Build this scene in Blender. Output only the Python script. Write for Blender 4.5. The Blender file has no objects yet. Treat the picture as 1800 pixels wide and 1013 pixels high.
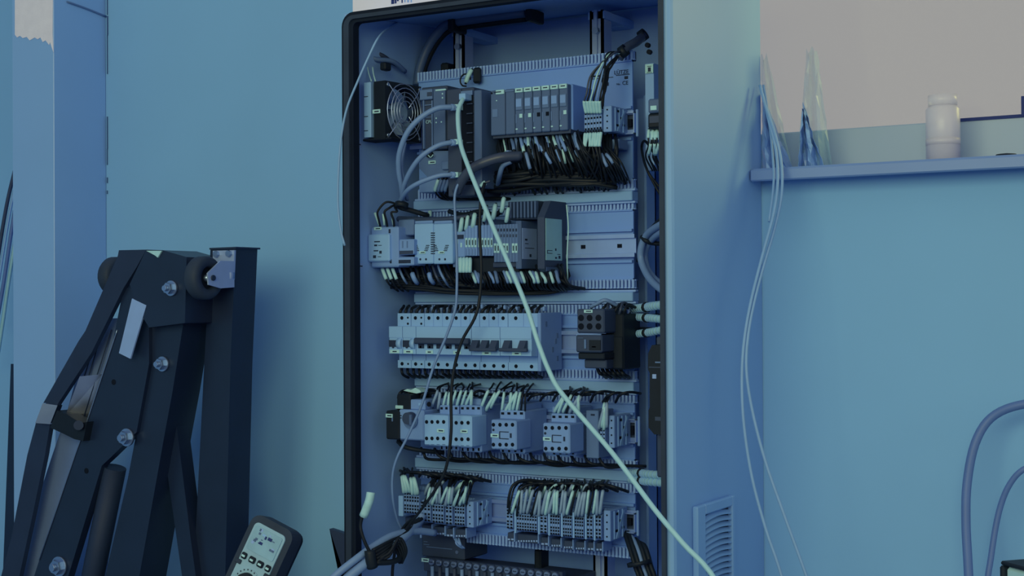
import bpy, math, random
from mathutils import Vector, Matrix
random.seed(7)
SC = bpy.context.scene
COL = SC.collection
# ------------------------------------------------------------------ camera
F = 2500.0; CXP, CYP = 900.0, 506.5
YAW = math.radians(31.0); PITCH = math.radians(0.42); ROLL = math.radians(0.35)
H = 1.35                                   # camera height above the floor
cam_d = bpy.data.cameras.new('camera'); cam = bpy.data.objects.new('camera', cam_d); COL.objects.link(cam)
cam_d.sensor_width = 36.0; cam_d.lens = 36.0 * F / 1800.0; cam_d.clip_start = 0.02
RM = (Matrix.Rotation(YAW, 3, 'Z') @ Matrix.Rotation(math.radians(90) + PITCH, 3, 'X') @ Matrix.Rotation(-ROLL, 3, 'Z'))
cam.matrix_world = Matrix.Translation((0, 0, H)) @ RM.to_4x4()
SC.camera = cam
# ------------------------------------------------------------------ world, lights, exposure
SC.view_settings.view_transform = 'Standard'; SC.view_settings.look = 'None'
SC.view_settings.gamma = 1.0; SC.view_settings.use_curve_mapping = False
SC.view_settings.exposure = 0.0
wd = bpy.data.worlds.new('overcast'); SC.world = wd; wd.use_nodes = True
wd.node_tree.nodes['Background'].inputs[0].default_value = (0.325, 0.322, 0.325, 1)
wd.node_tree.nodes['Background'].inputs[1].default_value = 1.0
def area(name, loc, target, sx, sy, power, col):
    d = bpy.data.lights.new(name, 'AREA'); d.shape = 'RECTANGLE'; d.size = sx; d.size_y = sy; d.energy = power; d.color = col
    o = bpy.data.objects.new(name, d); COL.objects.link(o); o.location = loc
    o.rotation_euler = (Vector(target) - Vector(loc)).to_track_quat('-Z', 'Y').to_euler(); return o
area('right_fill', (1.75, 1.0, 1.75), (-1.1, 1.95, 1.35), 1.2, 1.0, 3.5, (1.0, 0.95, 0.5))  # added fill lamp, standing in for unseen windows on the right
area('room_light', (-0.5, -1.2, 2.1), (-1.0, 2.1, 1.35), 2.6, 1.3, 44.0, (1.0, 1.0, 0.52))
area('window_daylight', (0.1, 2.75, 2.0), (-0.8, 2.0, 1.62), 0.5, 0.35, 7.0, (1.0, 0.95, 0.25))

# ------------------------------------------------------------------ pixel <-> place
def ray(px, py):
    return RM @ Vector(((px - CXP) / F, -(py - CYP) / F, -1.0))
def P(px, py, Y):                          # where the line of sight meets the plane y = Y
    r = ray(px, py); t = Y / r.y
    return Vector((r.x * t, Y, H + r.z * t))
def PX(px, py, X):
    r = ray(px, py); t = X / r.x
    return Vector((X, r.y * t, H + r.z * t))
# ------------------------------------------------------------------ materials
MATS = {}
def mat(name, col, rough=0.5, metal=0.0, var=0.12, scale=30.0, bump=0.0, spec=0.4):
    m = bpy.data.materials.new(name); m.use_nodes = True; nt = m.node_tree; b = nt.nodes['Principled BSDF']
    tc = nt.nodes.new('ShaderNodeTexCoord'); nz = nt.nodes.new('ShaderNodeTexNoise')
    nz.inputs['Scale'].default_value = scale; nz.inputs['Detail'].default_value = 3
    nt.links.new(tc.outputs['Object'], nz.inputs['Vector'])
    rp = nt.nodes.new('ShaderNodeValToRGB'); e = rp.color_ramp.elements
    e[0].position = 0.3; e[1].position = 0.7
    e[0].color = tuple(c * (1 - var) for c in col) + (1,); e[1].color = tuple(min(1, c * (1 + var)) for c in col) + (1,)
    nt.links.new(nz.outputs['Fac'], rp.inputs['Fac']); nt.links.new(rp.outputs['Color'], b.inputs['Base Color'])
    b.inputs['Roughness'].default_value = rough; b.inputs['Metallic'].default_value = metal
    b.inputs['Specular IOR Level'].default_value = spec
    if bump:
        n2 = nt.nodes.new('ShaderNodeTexNoise'); n2.inputs['Scale'].default_value = scale * 6
        nt.links.new(tc.outputs['Object'], n2.inputs['Vector'])
        bp = nt.nodes.new('ShaderNodeBump'); bp.inputs['Strength'].default_value = bump; bp.inputs['Distance'].default_value = 0.002
        nt.links.new(n2.outputs['Fac'], bp.inputs['Height']); nt.links.new(bp.outputs['Normal'], b.inputs['Normal'])
    MATS[name] = m; return m
mat('wall', (0.22, 0.48, 0.86), .75, 0, .03, 3, .15, .2)
mat('column', (0.24, 0.46, 0.9), .3, 0, .03, 4, .05, .5)
mat('lightpatch', (0.78, 0.78, 0.98), .8, 0, .04, 40, .2, .2)  # near-white that carries the light patch on the column
mat('floor', (.12, .2, .36), .6, 0, .1, 6)
mat('paint', (0.21, 0.42, 0.82), .4, 0, .02, 5, .03, .4)
mat('inner', (0.23, 0.43, 0.88), .5, 0, .03, 5, .02, .3)
mat('gasket', (.007, .014, .036), .7, 0, .1, 30, 0, .12)
mat('panel', (0.155, 0.33, 0.86), .42, .1, .03, 12, 0, .5)
mat('band', (0.2, 0.4, 0.82), .4, .0, .03, 12, 0, .4)
mat('zinc', (0.28, 0.44, 0.86), .35, .6, .06, 20)
mat('comb', (0.24, 0.42, 0.9), .5, 0, .04, 60)
mat('beige', (0.24, 0.46, 0.88), .45, 0, .02, 30)
mat('lightgrey', (0.17, 0.32, 0.72), .5, 0, .03, 30)
mat('midgrey', (0.1, 0.19, 0.44), .5, 0, .04, 30)
mat('plc', (0.065, 0.125, 0.3), .45, 0, .03, 30)
mat('plcdoor', (0.1, 0.18, 0.4), .3, 0, .03, 30)
mat('darkgrey', (0.028, 0.052, 0.13), .55, 0, .05, 30)
mat('black', (.009, .017, .036), .5, 0, .1, 40, 0, .2)
mat('hole', (.006, .01, .025), .8, 0, .1, 40, 0, .1)
mat('marker', (0.38, 0.68, 0.84), .5, 0, .08, 120)
mat('whitecable', (0.33, 0.62, 0.82), .45, 0, .03, 60)
mat('greycable', (0.15, 0.27, 0.58), .5, 0, .03, 60)
mat('hangcable', (0.21, 0.4, 0.76), .5, 0, .03, 60)
mat('hose', (0.1, 0.19, 0.5), .5, 0, .04, 20)
mat('blackwire', (.008, .014, .030), .5, 0, .1, 60, 0, .25)
mat('darkwire', (.04, .06, .13), .4, 0, .1, 60, 0, .45)
mat('steelpaint', (0.01, 0.022, 0.066), .36, 0, .1, 14, .03, .45)
mat('steelpaint2', (0.017, 0.035, 0.095), .6, 0, .1, 14, .03, .25)
mat('strapglint', (.80, .84, 1.0), .13, 1.0, .06, 20)
mat('steel', (0.3, 0.42, 0.66), .35, .85, .08, 20)
mat('satin', (.17, .26, .52), .38, .3, .06, 20)
mat('casterzinc', (.30, .43, .76), .35, .2, .05, 30)
mat('greysleeve', (.24, .38, .62), .5, 0, .1, 60)
mat('mastglint', (.72, .80, 1.0), .30, 1.0, .04, 40)
mat('rubber', (0.026, 0.044, 0.09), .6, 0, .1, 30, 0, .2)
mat('sticker', (0.26, 0.42, 0.85), .4, 0, .03, 50)
mat('ink', (.02, .035, .09), .6, 0, .1, 60, 0, .2)
mat('navy', (.02, .04, .20), .6, 0, .1, 60, 0, .2)
mat('whitebox', (0.76, 0.76, 0.98), .7, 0, .02, 10)
mat('greenlabel', (0.28, 0.56, 0.72), .5, 0, .03, 50)
mat('lcd', (0.25, 0.46, 0.68), .25, 0, .15, 25)
mat('metertrim', (0.26, 0.46, 0.68), .5, 0, .05, 30)
mat('frame', (0.3, 0.42, 0.62), .4, 0, .02, 10)
mat('sillpaint', (0.16, 0.29, 0.66), .4, 0, .03, 8)
mat('fanblade', (0.2, 0.34, 0.6), .4, 0, .1, 30)
mat('wiremetal', (.46, .60, .95), .4, .8, .05, 30)
mat('boxteal', (.36, .62, .80), .6, 0, .04, 20)
def clear(name, col, mixv, rough):
    m = bpy.data.materials.new(name); m.use_nodes = True; nt = m.node_tree; nt.nodes.clear()
    o = nt.nodes.new('ShaderNodeOutputMaterial'); mx = nt.nodes.new('ShaderNodeMixShader'); mx.inputs[0].default_value = mixv
    t = nt.nodes.new('ShaderNodeBsdfTransparent'); t.inputs[0].default_value = (.985, .985, .985, 1)
    b = nt.nodes.new('ShaderNodeBsdfPrincipled'); b.inputs['Base Color'].default_value = tuple(col) + (1,); b.inputs['Roughness'].default_value = rough
    nt.links.new(t.outputs[0], mx.inputs[1]); nt.links.new(b.outputs[0], mx.inputs[2]); nt.links.new(mx.outputs[0], o.inputs[0])
    MATS[name] = m; return m
clear('glass', (.9, .9, .92), .03, .05)
clear('film', (.35, .62, .82), .2, .25)
clear('filmdense', (.24, .46, .92), .85, .3)
clear('bottle', (.80, .80, .98), .5, .3)

# ------------------------------------------------------------------ mesh builder (world coordinates)
class MB:
    def __init__(s): s.v = []; s.f = []; s.sm = []
    def _convex(s, vs, fs, smooth=False):
        c = sum((Vector(v) for v in vs), Vector()) / len(vs); b = len(s.v)
        s.v += [Vector(v) for v in vs]
        for f in fs:
            a = [Vector(vs[i]) for i in f]; n = (a[1] - a[0]).cross(a[2] - a[0]); m = sum(a, Vector()) / len(a)
            if n.dot(m - c) < 0: f = f[::-1]
            s.f.append([b + i for i in f]); s.sm.append(smooth)
        return s
    def box(s, x0, x1, y0, y1, z0, z1, ch=0.0, M=None):
        x0, x1 = min(x0, x1), max(x0, x1); y0, y1 = min(y0, y1), max(y0, y1); z0, z1 = min(z0, z1), max(z0, z1)
        ch = min(ch, .45 * (x1 - x0), .45 * (y1 - y0), .45 * (z1 - z0))
        if ch <= 0:
            vs = [(x, y, z) for x in (x0, x1) for y in (y0, y1) for z in (z0, z1)]
            fs = [(0, 1, 3, 2), (4, 5, 7, 6), (0, 1, 5, 4), (2, 3, 7, 6), (0, 2, 6, 4), (1, 3, 7, 5)]
        else:
            vs = []; ix = {}
            L = ((x0, x1), (y0, y1), (z0, z1))
            for i in range(8):
                sg = (i & 1, (i >> 1) & 1, (i >> 2) & 1)
                for ax in range(3):
                    p = []
                    for k in range(3):
                        q = L[k][sg[k]]
                        if k != ax: q += ch * (1 if sg[k] == 0 else -1)
                        p.append(q)
                    ix[(i, ax)] = len(vs); vs.append(tuple(p))
            fs = []
            for ax in range(3):
                o1, o2 = [k for k in range(3) if k != ax]
                for sgn in (0, 1):
                    q = []
                    for a, b in ((0, 0), (1, 0), (1, 1), (0, 1)):
                        i = (sgn << ax) | (a << o1) | (b << o2); q.append(ix[(i, ax)])
                    fs.append(tuple(q))
                for a in (0, 1):
                    for b in (0, 1):
                        i0 = (a << o1) | (b << o2); i1 = i0 | (1 << ax)
                        fs.append((ix[(i0, o1)], ix[(i1, o1)], ix[(i1, o2)], ix[(i0, o2)]))
            for i in range(8): fs.append((ix[(i, 0)], ix[(i, 1)], ix[(i, 2)]))
        if M: vs = [M @ Vector(v) for v in vs]
        return s._convex(vs, fs)
    def poly(s, pts, off):                 # prism: closed outline pts, pushed by vector off
        n = len(pts); b = len(s.v); pts = [Vector(p) for p in pts]; off = Vector(off)
        s.v += pts + [p + off for p in pts]
        nn = Vector()
        for i in range(n): nn += pts[i].cross(pts[(i + 1) % n])
        rev = nn.dot(off) > 0
        f0 = list(range(b, b + n)); f1 = list(range(b + n, b + 2 * n))
        s.f.append(f0[::-1] if rev else f0); s.f.append(f1 if rev else f1[::-1]); s.sm += [False, False]
        for i in range(n):
            j = (i + 1) % n; q = [b + i, b + j, b + n + j, b + n + i]
            s.f.append(q if rev else q[::-1]); s.sm.append(False)
        return s
    def cyl(s, p0, p1, r0, r1=None, n=10, smooth=True):
        p0 = Vector(p0); p1 = Vector(p1); r1 = r0 if r1 is None else r1
        d = (p1 - p0).normalized(); u = d.orthogonal().normalized(); w = d.cross(u); b = len(s.v)
        for p, r in ((p0, r0), (p1, r1)):
            for i in range(n):
                a = 2 * math.pi * i / n; s.v.append(p + u * (r * math.cos(a)) + w * (r * math.sin(a)))
        for i in range(n):
            j = (i + 1) % n; s.f.append([b + i, b + j, b + n + j, b + n + i]); s.sm.append(smooth)
        s.f.append([b + i for i in range(n)][::-1]); s.f.append([b + n + i for i in range(n)]); s.sm += [False, False]
        return s
    def lathe(s, c, axis, prof, n=20):     # prof: (along axis, radius) closed loop
        c = Vector(c); d = Vector(axis).normalized(); u = d.orthogonal().normalized(); w = d.cross(u); b = len(s.v); m = len(prof)
        for i in range(n):
            a = 2 * math.pi * i / n; e = u * math.cos(a) + w * math.sin(a)
            for (t, r) in prof: s.v.append(c + d * t + e * r)
        for i in range(n):
            for k in range(m):
                i2 = (i + 1) % n; k2 = (k + 1) % m
                s.f.append([b + i * m + k, b + i * m + k2, b + i2 * m + k2, b + i2 * m + k]); s.sm.append(True)
        return s
    def tube(s, pts, r, n=6, sub=5, closed=False):
        pts = [Vector(p) for p in pts]; path = spline(pts, sub, closed) if len(pts) > 2 else pts
        b = len(s.v); m = len(path); up = None
        for i, p in enumerate(path):
            a = path[(i - 1) % m] if (closed or i > 0) else p; c = path[(i + 1) % m] if (closed or i < m - 1) else p
            d = (c - a); d = d.normalized() if d.length > 1e-9 else Vector((0, 0, 1))
            if up is None: up = d.orthogonal().normalized()
            up = up - d * up.dot(d); up = up.normalized() if up.length > 1e-6 else d.orthogonal().normalized()
            w = d.cross(up); rr = r(i / (m - 1)) if callable(r) else r
            for k in range(n):
                t = 2 * math.pi * k / n; s.v.append(p + up * (rr * math.cos(t)) + w * (rr * math.sin(t)))
        for i in range(m if closed else m - 1):
            i2 = (i + 1) % m
            for k in range(n):
                k2 = (k + 1) % n
                s.f.append([b + i * n + k, b + i * n + k2, b + i2 * n + k2, b + i2 * n + k]); s.sm.append(True)
        if not closed:
            s.f.append([b + k for k in range(n)][::-1]); s.f.append([b + (m - 1) * n + k for k in range(n)]); s.sm += [False, False]
        return s
    def build(s, name, m, parent=None, **kw):
        o0 = Vector((0, 0, 0))
        q = parent
        while q is not None: o0 = o0 + q.location; q = q.parent
        loc = Vector((0, 0, 0))
        if parent is None:
            n = len(s.v); loc = Vector((sum(v.x for v in s.v) / n, sum(v.y for v in s.v) / n, min(v.z for v in s.v)))
        me = bpy.data.meshes.new(name); me.from_pydata([v - o0 - loc for v in s.v], [], s.f)
        me.polygons.foreach_set('use_smooth', s.sm); me.materials.append(MATS[m]); me.update()
        o = bpy.data.objects.new(name, me); COL.objects.link(o); o.location = loc
        if parent: o.parent = parent
        for k, v in kw.items(): o[k] = v
        return o
def spline(pts, sub=5, closed=False):
    out = []; n = len(pts)
    rng = n if closed else n - 1
    for i in range(rng):
        if closed: p0, p1, p2, p3 = pts[(i - 1) % n], pts[i], pts[(i + 1) % n], pts[(i + 2) % n]
        else:
            p1, p2 = pts[i], pts[i + 1]; p0 = pts[i - 1] if i > 0 else p1 * 2 - p2; p3 = pts[i + 2] if i < n - 2 else p2 * 2 - p1
        for k in range(sub):
            t = k / sub
            out.append(0.5 * ((2 * p1) + (p2 - p0) * t + (2 * p0 - 5 * p1 + 4 * p2 - p3) * t * t + (3 * p1 - p0 - 3 * p2 + p3) * t ** 3))
    if not closed: out.append(pts[-1])
    return out
def empty(name, loc, label, cat, group=None):
    o = bpy.data.objects.new(name, None); COL.objects.link(o); o.location = loc; o.empty_display_size = 0.02
    o['label'] = label; o['category'] = cat
    if group: o['group'] = group
    return o
def tag(o, label, cat, group=None):
    o['label'] = label; o['category'] = cat
    if group: o['group'] = group
    return o
def rect(px0, px1, py0, py1, Y):           # world x0,x1,z0,z1 of a rectangle on plane Y
    mx, my = (px0 + px1) / 2, (py0 + py1) / 2
    return P(px0, my, Y).x, P(px1, my, Y).x, P(mx, py1, Y).z, P(mx, py0, Y).z
def slab(mb, px0, px1, py0, py1, Y, th, ch=0.0, back=0.001):
    x0, x1, z0, z1 = rect(px0, px1, py0, py1, Y); mb.box(x0, x1, Y - th, Y + back, z0, z1, ch); return mb
def body(mb, px0, px1, py0, py1, Y, Yb, ch=0.001):
    x0, x1, z0, z1 = rect(px0, px1, py0, py1, Y); mb.box(x0, x1, Y, Yb, z0, z1, ch); return mb
def base(px0, px1, py0, py1, Y, Yb):
    x0, x1, z0, z1 = rect(px0, px1, py0, py1, Y); return ((x0 + x1) / 2, Yb, z0)
def dot(mb, px, py, Y, r, th=.0006, n=10, sq=1.0):
    c = P(px, py, Y); mb.cyl(c + Vector((0, .0005, 0)), c - Vector((0, th, 0)), r, n=n); return mb
def text(name, s, size, loc, m, parent, rot=(math.pi / 2, 0, 0), ext=.0002):
    cu = bpy.data.curves.new(name, 'FONT'); cu.body = s; cu.size = size; cu.extrude = ext; cu.align_x = 'CENTER'; cu.align_y = 'CENTER'
    t = bpy.data.objects.new(name, cu); COL.objects.link(t)
    dg = bpy.context.evaluated_depsgraph_get(); me = bpy.data.meshes.new_from_object(t.evaluated_get(dg))
    bpy.data.objects.remove(t); me.materials.clear(); me.materials.append(MATS[m])
    o = bpy.data.objects.new(name, me); COL.objects.link(o); o.rotation_euler = rot
    o0 = Vector(); q = parent
    while q is not None: o0 = o0 + q.location; q = q.parent
    o.location = Vector(loc) - o0; o.parent = parent; return o

YF, YP, YM, YB = 1.80, 1.965, 1.888, 2.14    # cabinet front, mounting panels, device fronts, cabinet back
XL, XR = P(605, 500, YF).x, P(1182, 500, YF).x
ZT = P(625, 21, YF).z; ZB = 0.10
YW = 2.1415                                    # face of the back wall
# ================================================================== the setting
def struct(name, mb, m): return mb.build(name, m, None, kind='structure')
struct('floor', MB().box(-6, 5, -6, 2.9, -.05, 0), 'floor')
XC = P(187, 300, YW).x                       # corner of column and back wall
sillz = P(1560, 287, YW - .02).z
mb = MB(); mb.box(-3.3, -.95, YW, YW + .12, 0, 2.7); mb.box(-.95, 1.3, YW, YW + .12, 0, sillz - .012)
struct('wall_back', mb, 'wall')
YC = PX(95, 300, XC).y
xc0 = P(22, 300, YC).x
struct('trim_3', MB().box(xc0, XC, YC, YW - .0005, 0, 2.7, .0012), 'column')
struct('wall_left', MB().box(-3.42, -3.3, -3.5, YW + .12, 0, 2.7), 'wall')
# the seam in the corner and the crack running off it
a = P(187.5, -10, YW - .004); b = P(187.5, 310, YW - .004)
mb = MB()
for y0, y1, w in ((-12, 26, .0008), (28, 62, .0019), (62, 130, .0007), (205, 262, .0010), (262, 290, .0006), (312, 322, .0010), (335, 341, .0008)):
    q0 = P(187.5, y0, YW - .003); q1 = P(187.5, y1, YW - .003); mb.box(q0.x, q0.x + w, YW - .003, YW - .0004, q1.z, q0.z)
struct('trim_1', mb, 'plc')
a = PX(118, 3, XC + .002); b = PX(186, 29, XC + .002)
struct('trim_2', MB().tube([a, (a + b) / 2 + Vector((0, 0, .001)), b], .0022), 'midgrey')
# blown-out light patch on the column top, modelled as a thin white sheet
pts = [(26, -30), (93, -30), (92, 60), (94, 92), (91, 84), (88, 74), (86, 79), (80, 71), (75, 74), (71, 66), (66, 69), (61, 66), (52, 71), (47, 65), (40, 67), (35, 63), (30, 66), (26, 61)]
o = MB().poly([P(x, y, YC - .0012) for x, y in pts], (0, .0011, 0)).build('light_patch', 'lightpatch')
tag(o, 'white sheet for a light patch with ragged lower edge on the left column', 'patch')
# window on the right
win = bpy.data.objects.new('window_1', None); COL.objects.link(win); win.location = (-.1, YW + .06, sillz); win['kind'] = 'structure'
sill = MB(); sill.box(XR + .002, 1.3, YW - .05, YW + .14, sillz - .016, sillz, .003); sill.box(XR + .002, 1.3, YW - .055, YW - .045, sillz - .02, sillz - .002, .002)
sill.build('sill', 'sillpaint', win)
yr = YW + .10
zt = P(1540, 222, yr).z
MB().box(-.9, 1.3, yr, yr + .03, sillz, zt, .002).build('bottom_rail', 'frame', win)
MB().box(P(1683, 212, yr).x, 1.3, yr - .002, yr + .01, zt - .002, zt + .003).build('rail_seal', 'navy', win)
a = P(1796, 190, yr)
MB().box(a.x, a.x + .004, yr - .004, yr + .02, zt, zt + .03).build('glazing_clip', 'navy', win)
MB().box(a.x + .03, a.x + .09, yr, yr + .04, zt, 2.6, .002).build('mullion', 'frame', win)
MB().box(-.9, 1.3, yr + .012, yr + .016, zt, 2.6).build('pane', 'glass', win)
c = P(1650, 76, yr + .01)
# ================================================================== control cabinet
cab = empty('control_cabinet', ((XL + XR) / 2, 1.97, 0), 'open tall painted steel control cabinet full of wiring, standing in front of the wall', 'cabinet')
T = .004
MB().poly([(XL, y, z) for y, z in ((YF + .004, ZB), (YF + .004, ZT - .004), (YB, ZT + .027), (YB, ZB))], (T, 0, 0)).build('left_wall', 'inner', cab)
MB().box(XL + .001, XR - .001, YB - T, YB - .0005, ZB, ZT + .024).build('back_wall', 'inner', cab)
MB().poly([(XL, y, z) for y, z in ((YF + .004, ZT - T), (YF + .004, ZT), (YB, ZT + .032), (YB, ZT + .028))], (XR - XL - .001, 0, 0)).build('roof', 'inner', cab)
MB().box(XL + .001, XR - .001, YF + .005, YB - .001, ZB, ZB + T).build('bottom', 'inner', cab)
mb = MB()
# right wall with a rounded front edge
prof = [(XR - .013, YF), (XR - .006, YF + .0005), (XR - .002, YF + .003), (XR, YF + .008), (XR, YB), (XR - T, YB), (XR - T, YF + .012), (XR - .013, YF + .012)]
mb.poly([(x, y, ZB) for x, y in prof], (0, 0, ZT - ZB))
for v in mb.v:
    if v.z > ZT - .01: v.z += .032 * max(0, v.y - YF) / (YB - YF)
mb.build('right_wall', 'paint', cab)
# front flange with rubber seal, rounded corners
def rring(x0, x1, z0, z1, r, n=6):
    out = []
    for cx, cz, a0 in ((x1 - r, z1 - r, 0), (x0 + r, z1 - r, 90), (x0 + r, z0 + r, 180), (x1 - r, z0 + r, 270)):
        for k in range(n + 1):
            a = math.radians(a0 + 90 * k / n); out.append((cx + r * math.cos(a), cz + r * math.sin(a)))
    return out
def ring_mesh(outer, inner, y0, y1):
    mb = MB(); n = len(outer)
    for ring, y in ((outer, y0), (inner, y0), (inner, y1), (outer, y1)):
        mb.v += [Vector((x, y, z)) for x, z in ring]
    for k in range(4):
        for i in range(n):
            j = (i + 1) % n; k2 = (k + 1) % 4
            mb.f.append([k * n + i, k2 * n + i, k2 * n + j, k * n + j]); mb.sm.append(False)
    return mb
xr_in = P(1167.5, 500, YF).x; xl_in = P(625, 500, YF).x
ring_mesh(rring(XL, XR - .012, ZB, ZT, .022), rring(xl_in, xr_in, ZB + .018, ZT - .017, .008), YF - .003, YF + .012).build('front_flange', 'gasket', cab)
ring_mesh(rring(XL + .006, XR - .016, ZB + .006, ZT - .006, .018), rring(xl_in - .006, xr_in + .003, ZB + .014, ZT - .012, .01), YF - .007, YF - .003).build('rubber_seal', 'rubber', cab)
MB().box(XL + .01, XR - .01, YF + .03, YB - .02, 0, ZB).build('plinth', 'gasket', cab)
# mounting frame uprights
for (p0, p1) in ((797, 815), (1037, 1060)):
    x0 = P(p0, 90, 2.03).x; x1 = P(p1, 90, 2.03).x
    mb = MB(); mb.box(x0, x1, 2.03, 2.034, ZB + .06, ZT + .008); mb.box(x0, x0 + .004, 2.03, 2.06, ZB + .06, ZT + .008); mb.box(x1 - .004, x1, 2.03, 2.06, ZB + .06, ZT + .008)
    mb.box((x0 + x1) / 2 - .003, (x0 + x1) / 2 + .003, 2.026, 2.03, ZB + .06, ZT + .008)
    u = mb.build('upright', 'casterzinc', cab)
    MB().box(x0 - .003, x1 + .003, 2.03, 2.136, ZT - .006, ZT + .006).build('bracket', 'inner', u)
    cc = P((p0 + p1) / 2, 38, 2.028)
    MB().cyl((cc.x, 2.031, ZT - .026), (cc.x, 2.022, ZT - .026), .006, n=6, smooth=False).build('bolt', 'steel', u)
x0 = P(1122, 500, 2.06).x; x1 = P(1152, 500, 2.06).x
mb = MB(); mb.box(x0, x1, 2.06, 2.064, ZB + .05, P(1140, 172, 2.06).z); mb.box(x1 - .004, x1, 2.03, 2.064, ZB + .05, P(1140, 172, 2.06).z)
mb.build('side_channel', 'inner', cab)
# vent grille on the right wall
def side(px, py, off=0.0): return PX(px, py, XR + off)
ga = side(1216, 891); gb = side(1283, 875)
gy0, gy1 = ga.y, gb.y; gz1 = ga.z; gz0 = gz1 - (gy1 - gy0) * 1.15
vent = empty('vent_grille', (XR, (gy0 + gy1) / 2, gz0), 'square vent grille with curved louvres low on the right side of the cabinet', 'vent')
oy0 = side(1231, 930).y; oy1 = side(1278, 930).y; oz1 = side(1255, 897).z; oz0 = gz0 + .018
mb = MB()
mb.box(XR, XR + .009, gy0, oy0, gz0, gz1, .002); mb.box(XR, XR + .009, oy1, gy1, gz0, gz1, .002)
mb.box(XR, XR + .009, oy0 - .001, oy1 + .001, oz1, gz1, .002); mb.box(XR, XR + .009, oy0 - .001, oy1 + .001, gz0, oz0, .002)
mb.build('cover_frame', 'paint', vent)
MB().box(XR + .0003, XR + .0015, oy0, oy1, oz0, oz1).build('dark_backing', 'ink', vent)
zz = oz1 - .004; k = 0
while zz > oz0 + .004:
    mb = MB(); N = 8; hh = .0058
    for i in range(N + 1):
        t = i / N; y = oy0 + (oy1 - oy0) * t; arch = .007 * (math.sin(math.pi * (.15 + .7 * t)) - .45)
        for (dx, dz) in ((.0075, arch - .0005), (.0075, arch + .001), (.002, arch + hh), (.002, arch + hh - .002)): mb.v.append(Vector((XR + dx, y, zz - .004 + dz - .003)))
    for i in range(N):
        for q in range(4):
            q2 = (q + 1) % 4; mb.f.append([i * 4 + q, i * 4 + q2, (i + 1) * 4 + q2, (i + 1) * 4 + q]); mb.sm.append(False)
    mb.build('slat', 'paint', vent); zz -= .0087; k += 1

# ================================================================== mounting panels, combs, rails, duct lids
pxl, pxr = 738, 1114
rows = [('first', 108, 124, 325, 341, (1105, 214)), ('second', 358, 376, 494, 509, (1050, 433)), ('third', 536, 552, 648, 663, (1000, 602)),
        ('fourth', 688, 702, 799, 813, (1105, 757)), ('fifth', 838, 853, 946, 964, (1098, 918))]
xa, xb = P(pxl, 500, YP).x, P(pxr, 500, YP).x
extras = ['behind the PLC and its wire fan', 'behind the power supply, half of it bare', 'behind the row of circuit breakers', 'behind the contactors', 'behind the lowest terminal blocks']
RAILZ = []
for k, (nm, t0, t1, b0, b1, rp) in enumerate(rows):
    zt0, zt1, zb0, zb1 = [P(930, q, YP).z for q in (t0, t1, b0, b1)]
    pn = empty('mounting_panel', ((xa + xb) / 2, YP, zb1), '%s light grey mounting panel from the top, %s' % (nm, extras[k]), 'panel', 'mounting panels of the cabinet')
    mb = MB(); mb.box(xa, xb, YP, YP + .003, zb0, zt1); mb.box(xa, xb, YP - .003, YP + .003, zt1 - .002, zt1); mb.box(xa, xb, YP - .003, YP + .003, zb0, zb0 + .002)
    rz = P(rp[0], rp[1], YP - .02).z; RAILZ.append(rz)
    mb.box(xa, xb, YP - .006, YP, rz + .022, rz + .026); mb.box(xa, xb, YP - .006, YP, rz - .026, rz - .022)
    mb.build('plate', 'panel', pn)
    for (za, zb_) in ((zt1, zt0), (zb1, zb0)):
        cmb = MB(); x = xa; dz = zb_ - za
        cmb.box(xa, xb + .004, YP - .001, YP + .004, za, za + dz * .12); cmb.box(xa, xb + .004, YP - .001, YP + .004, zb_ - dz * .12, zb_)
        while x < xb:
            cmb.box(x, x + .0036, YP - .004, YP + .006, za, zb_); x += .0062
        cmb.build('wire_comb', 'comb', pn, kind='stuff')
        MB().box(xa, xb, YP + .012, YP + .014, za, zb_).build('comb_back', 'ink', pn)
    # hat rail
    hy = YP - .006
    prof = [(hy - .006, rz + .0175), (hy - .006, rz + .013), (hy, rz + .0125), (hy, rz - .0125), (hy - .006, rz - .013), (hy - .006, rz - .0175), (hy - .0075, rz - .0175), (hy - .0075, rz - .0115), (hy - .0015, rz - .011), (hy - .0015, rz + .011), (hy - .0075, rz + .0115), (hy - .0075, rz + .0175)]
    rl = MB().poly([(xa - .01, y, z) for y, z in prof], (xb - xa + .018, 0, 0)).build('din_rail', 'zinc', pn)
    for pxs in range(770, 1110, 64):
        q = P(pxs, rp[1], hy); MB().box(q.x - .004, q.x + .004, hy - .0018, hy - .0014, rz - .003, rz + .003).build('slot', 'hole', rl)
bands = [(344, 361), (515, 531), (667, 685), (817, 835)]
bl = ['between the PLC row and the power supply row', 'above the circuit breakers', 'below the circuit breakers', 'below the contactors']
for k, (t, b_) in enumerate(bands):
    z1, z0 = P(930, t, YP - .01).z, P(930, b_, YP - .01).z
    bx0 = P(727, 500, YP - .012).x; bx1 = P(1112, 500, YP - .012).x
    bar = empty('duct_lid', ((bx0 + bx1) / 2, YP, z0), 'plain light horizontal duct lid %s' % bl[k], 'lid', 'duct lids between the rows')
    MB().box(bx0, bx1, YP - .012, YP + .01, z0, z1, .0012).build('cover', 'band', bar)
    mb = MB(); mb.box(bx0, bx1 + .003, YP - .008, YP + .002, z1, z1 + .0035, .0008); mb.box(bx0, bx1 + .003, YP - .008, YP + .002, z0 - .0035, z0, .0008)
    mb.build('lip', 'comb', bar)
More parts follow.
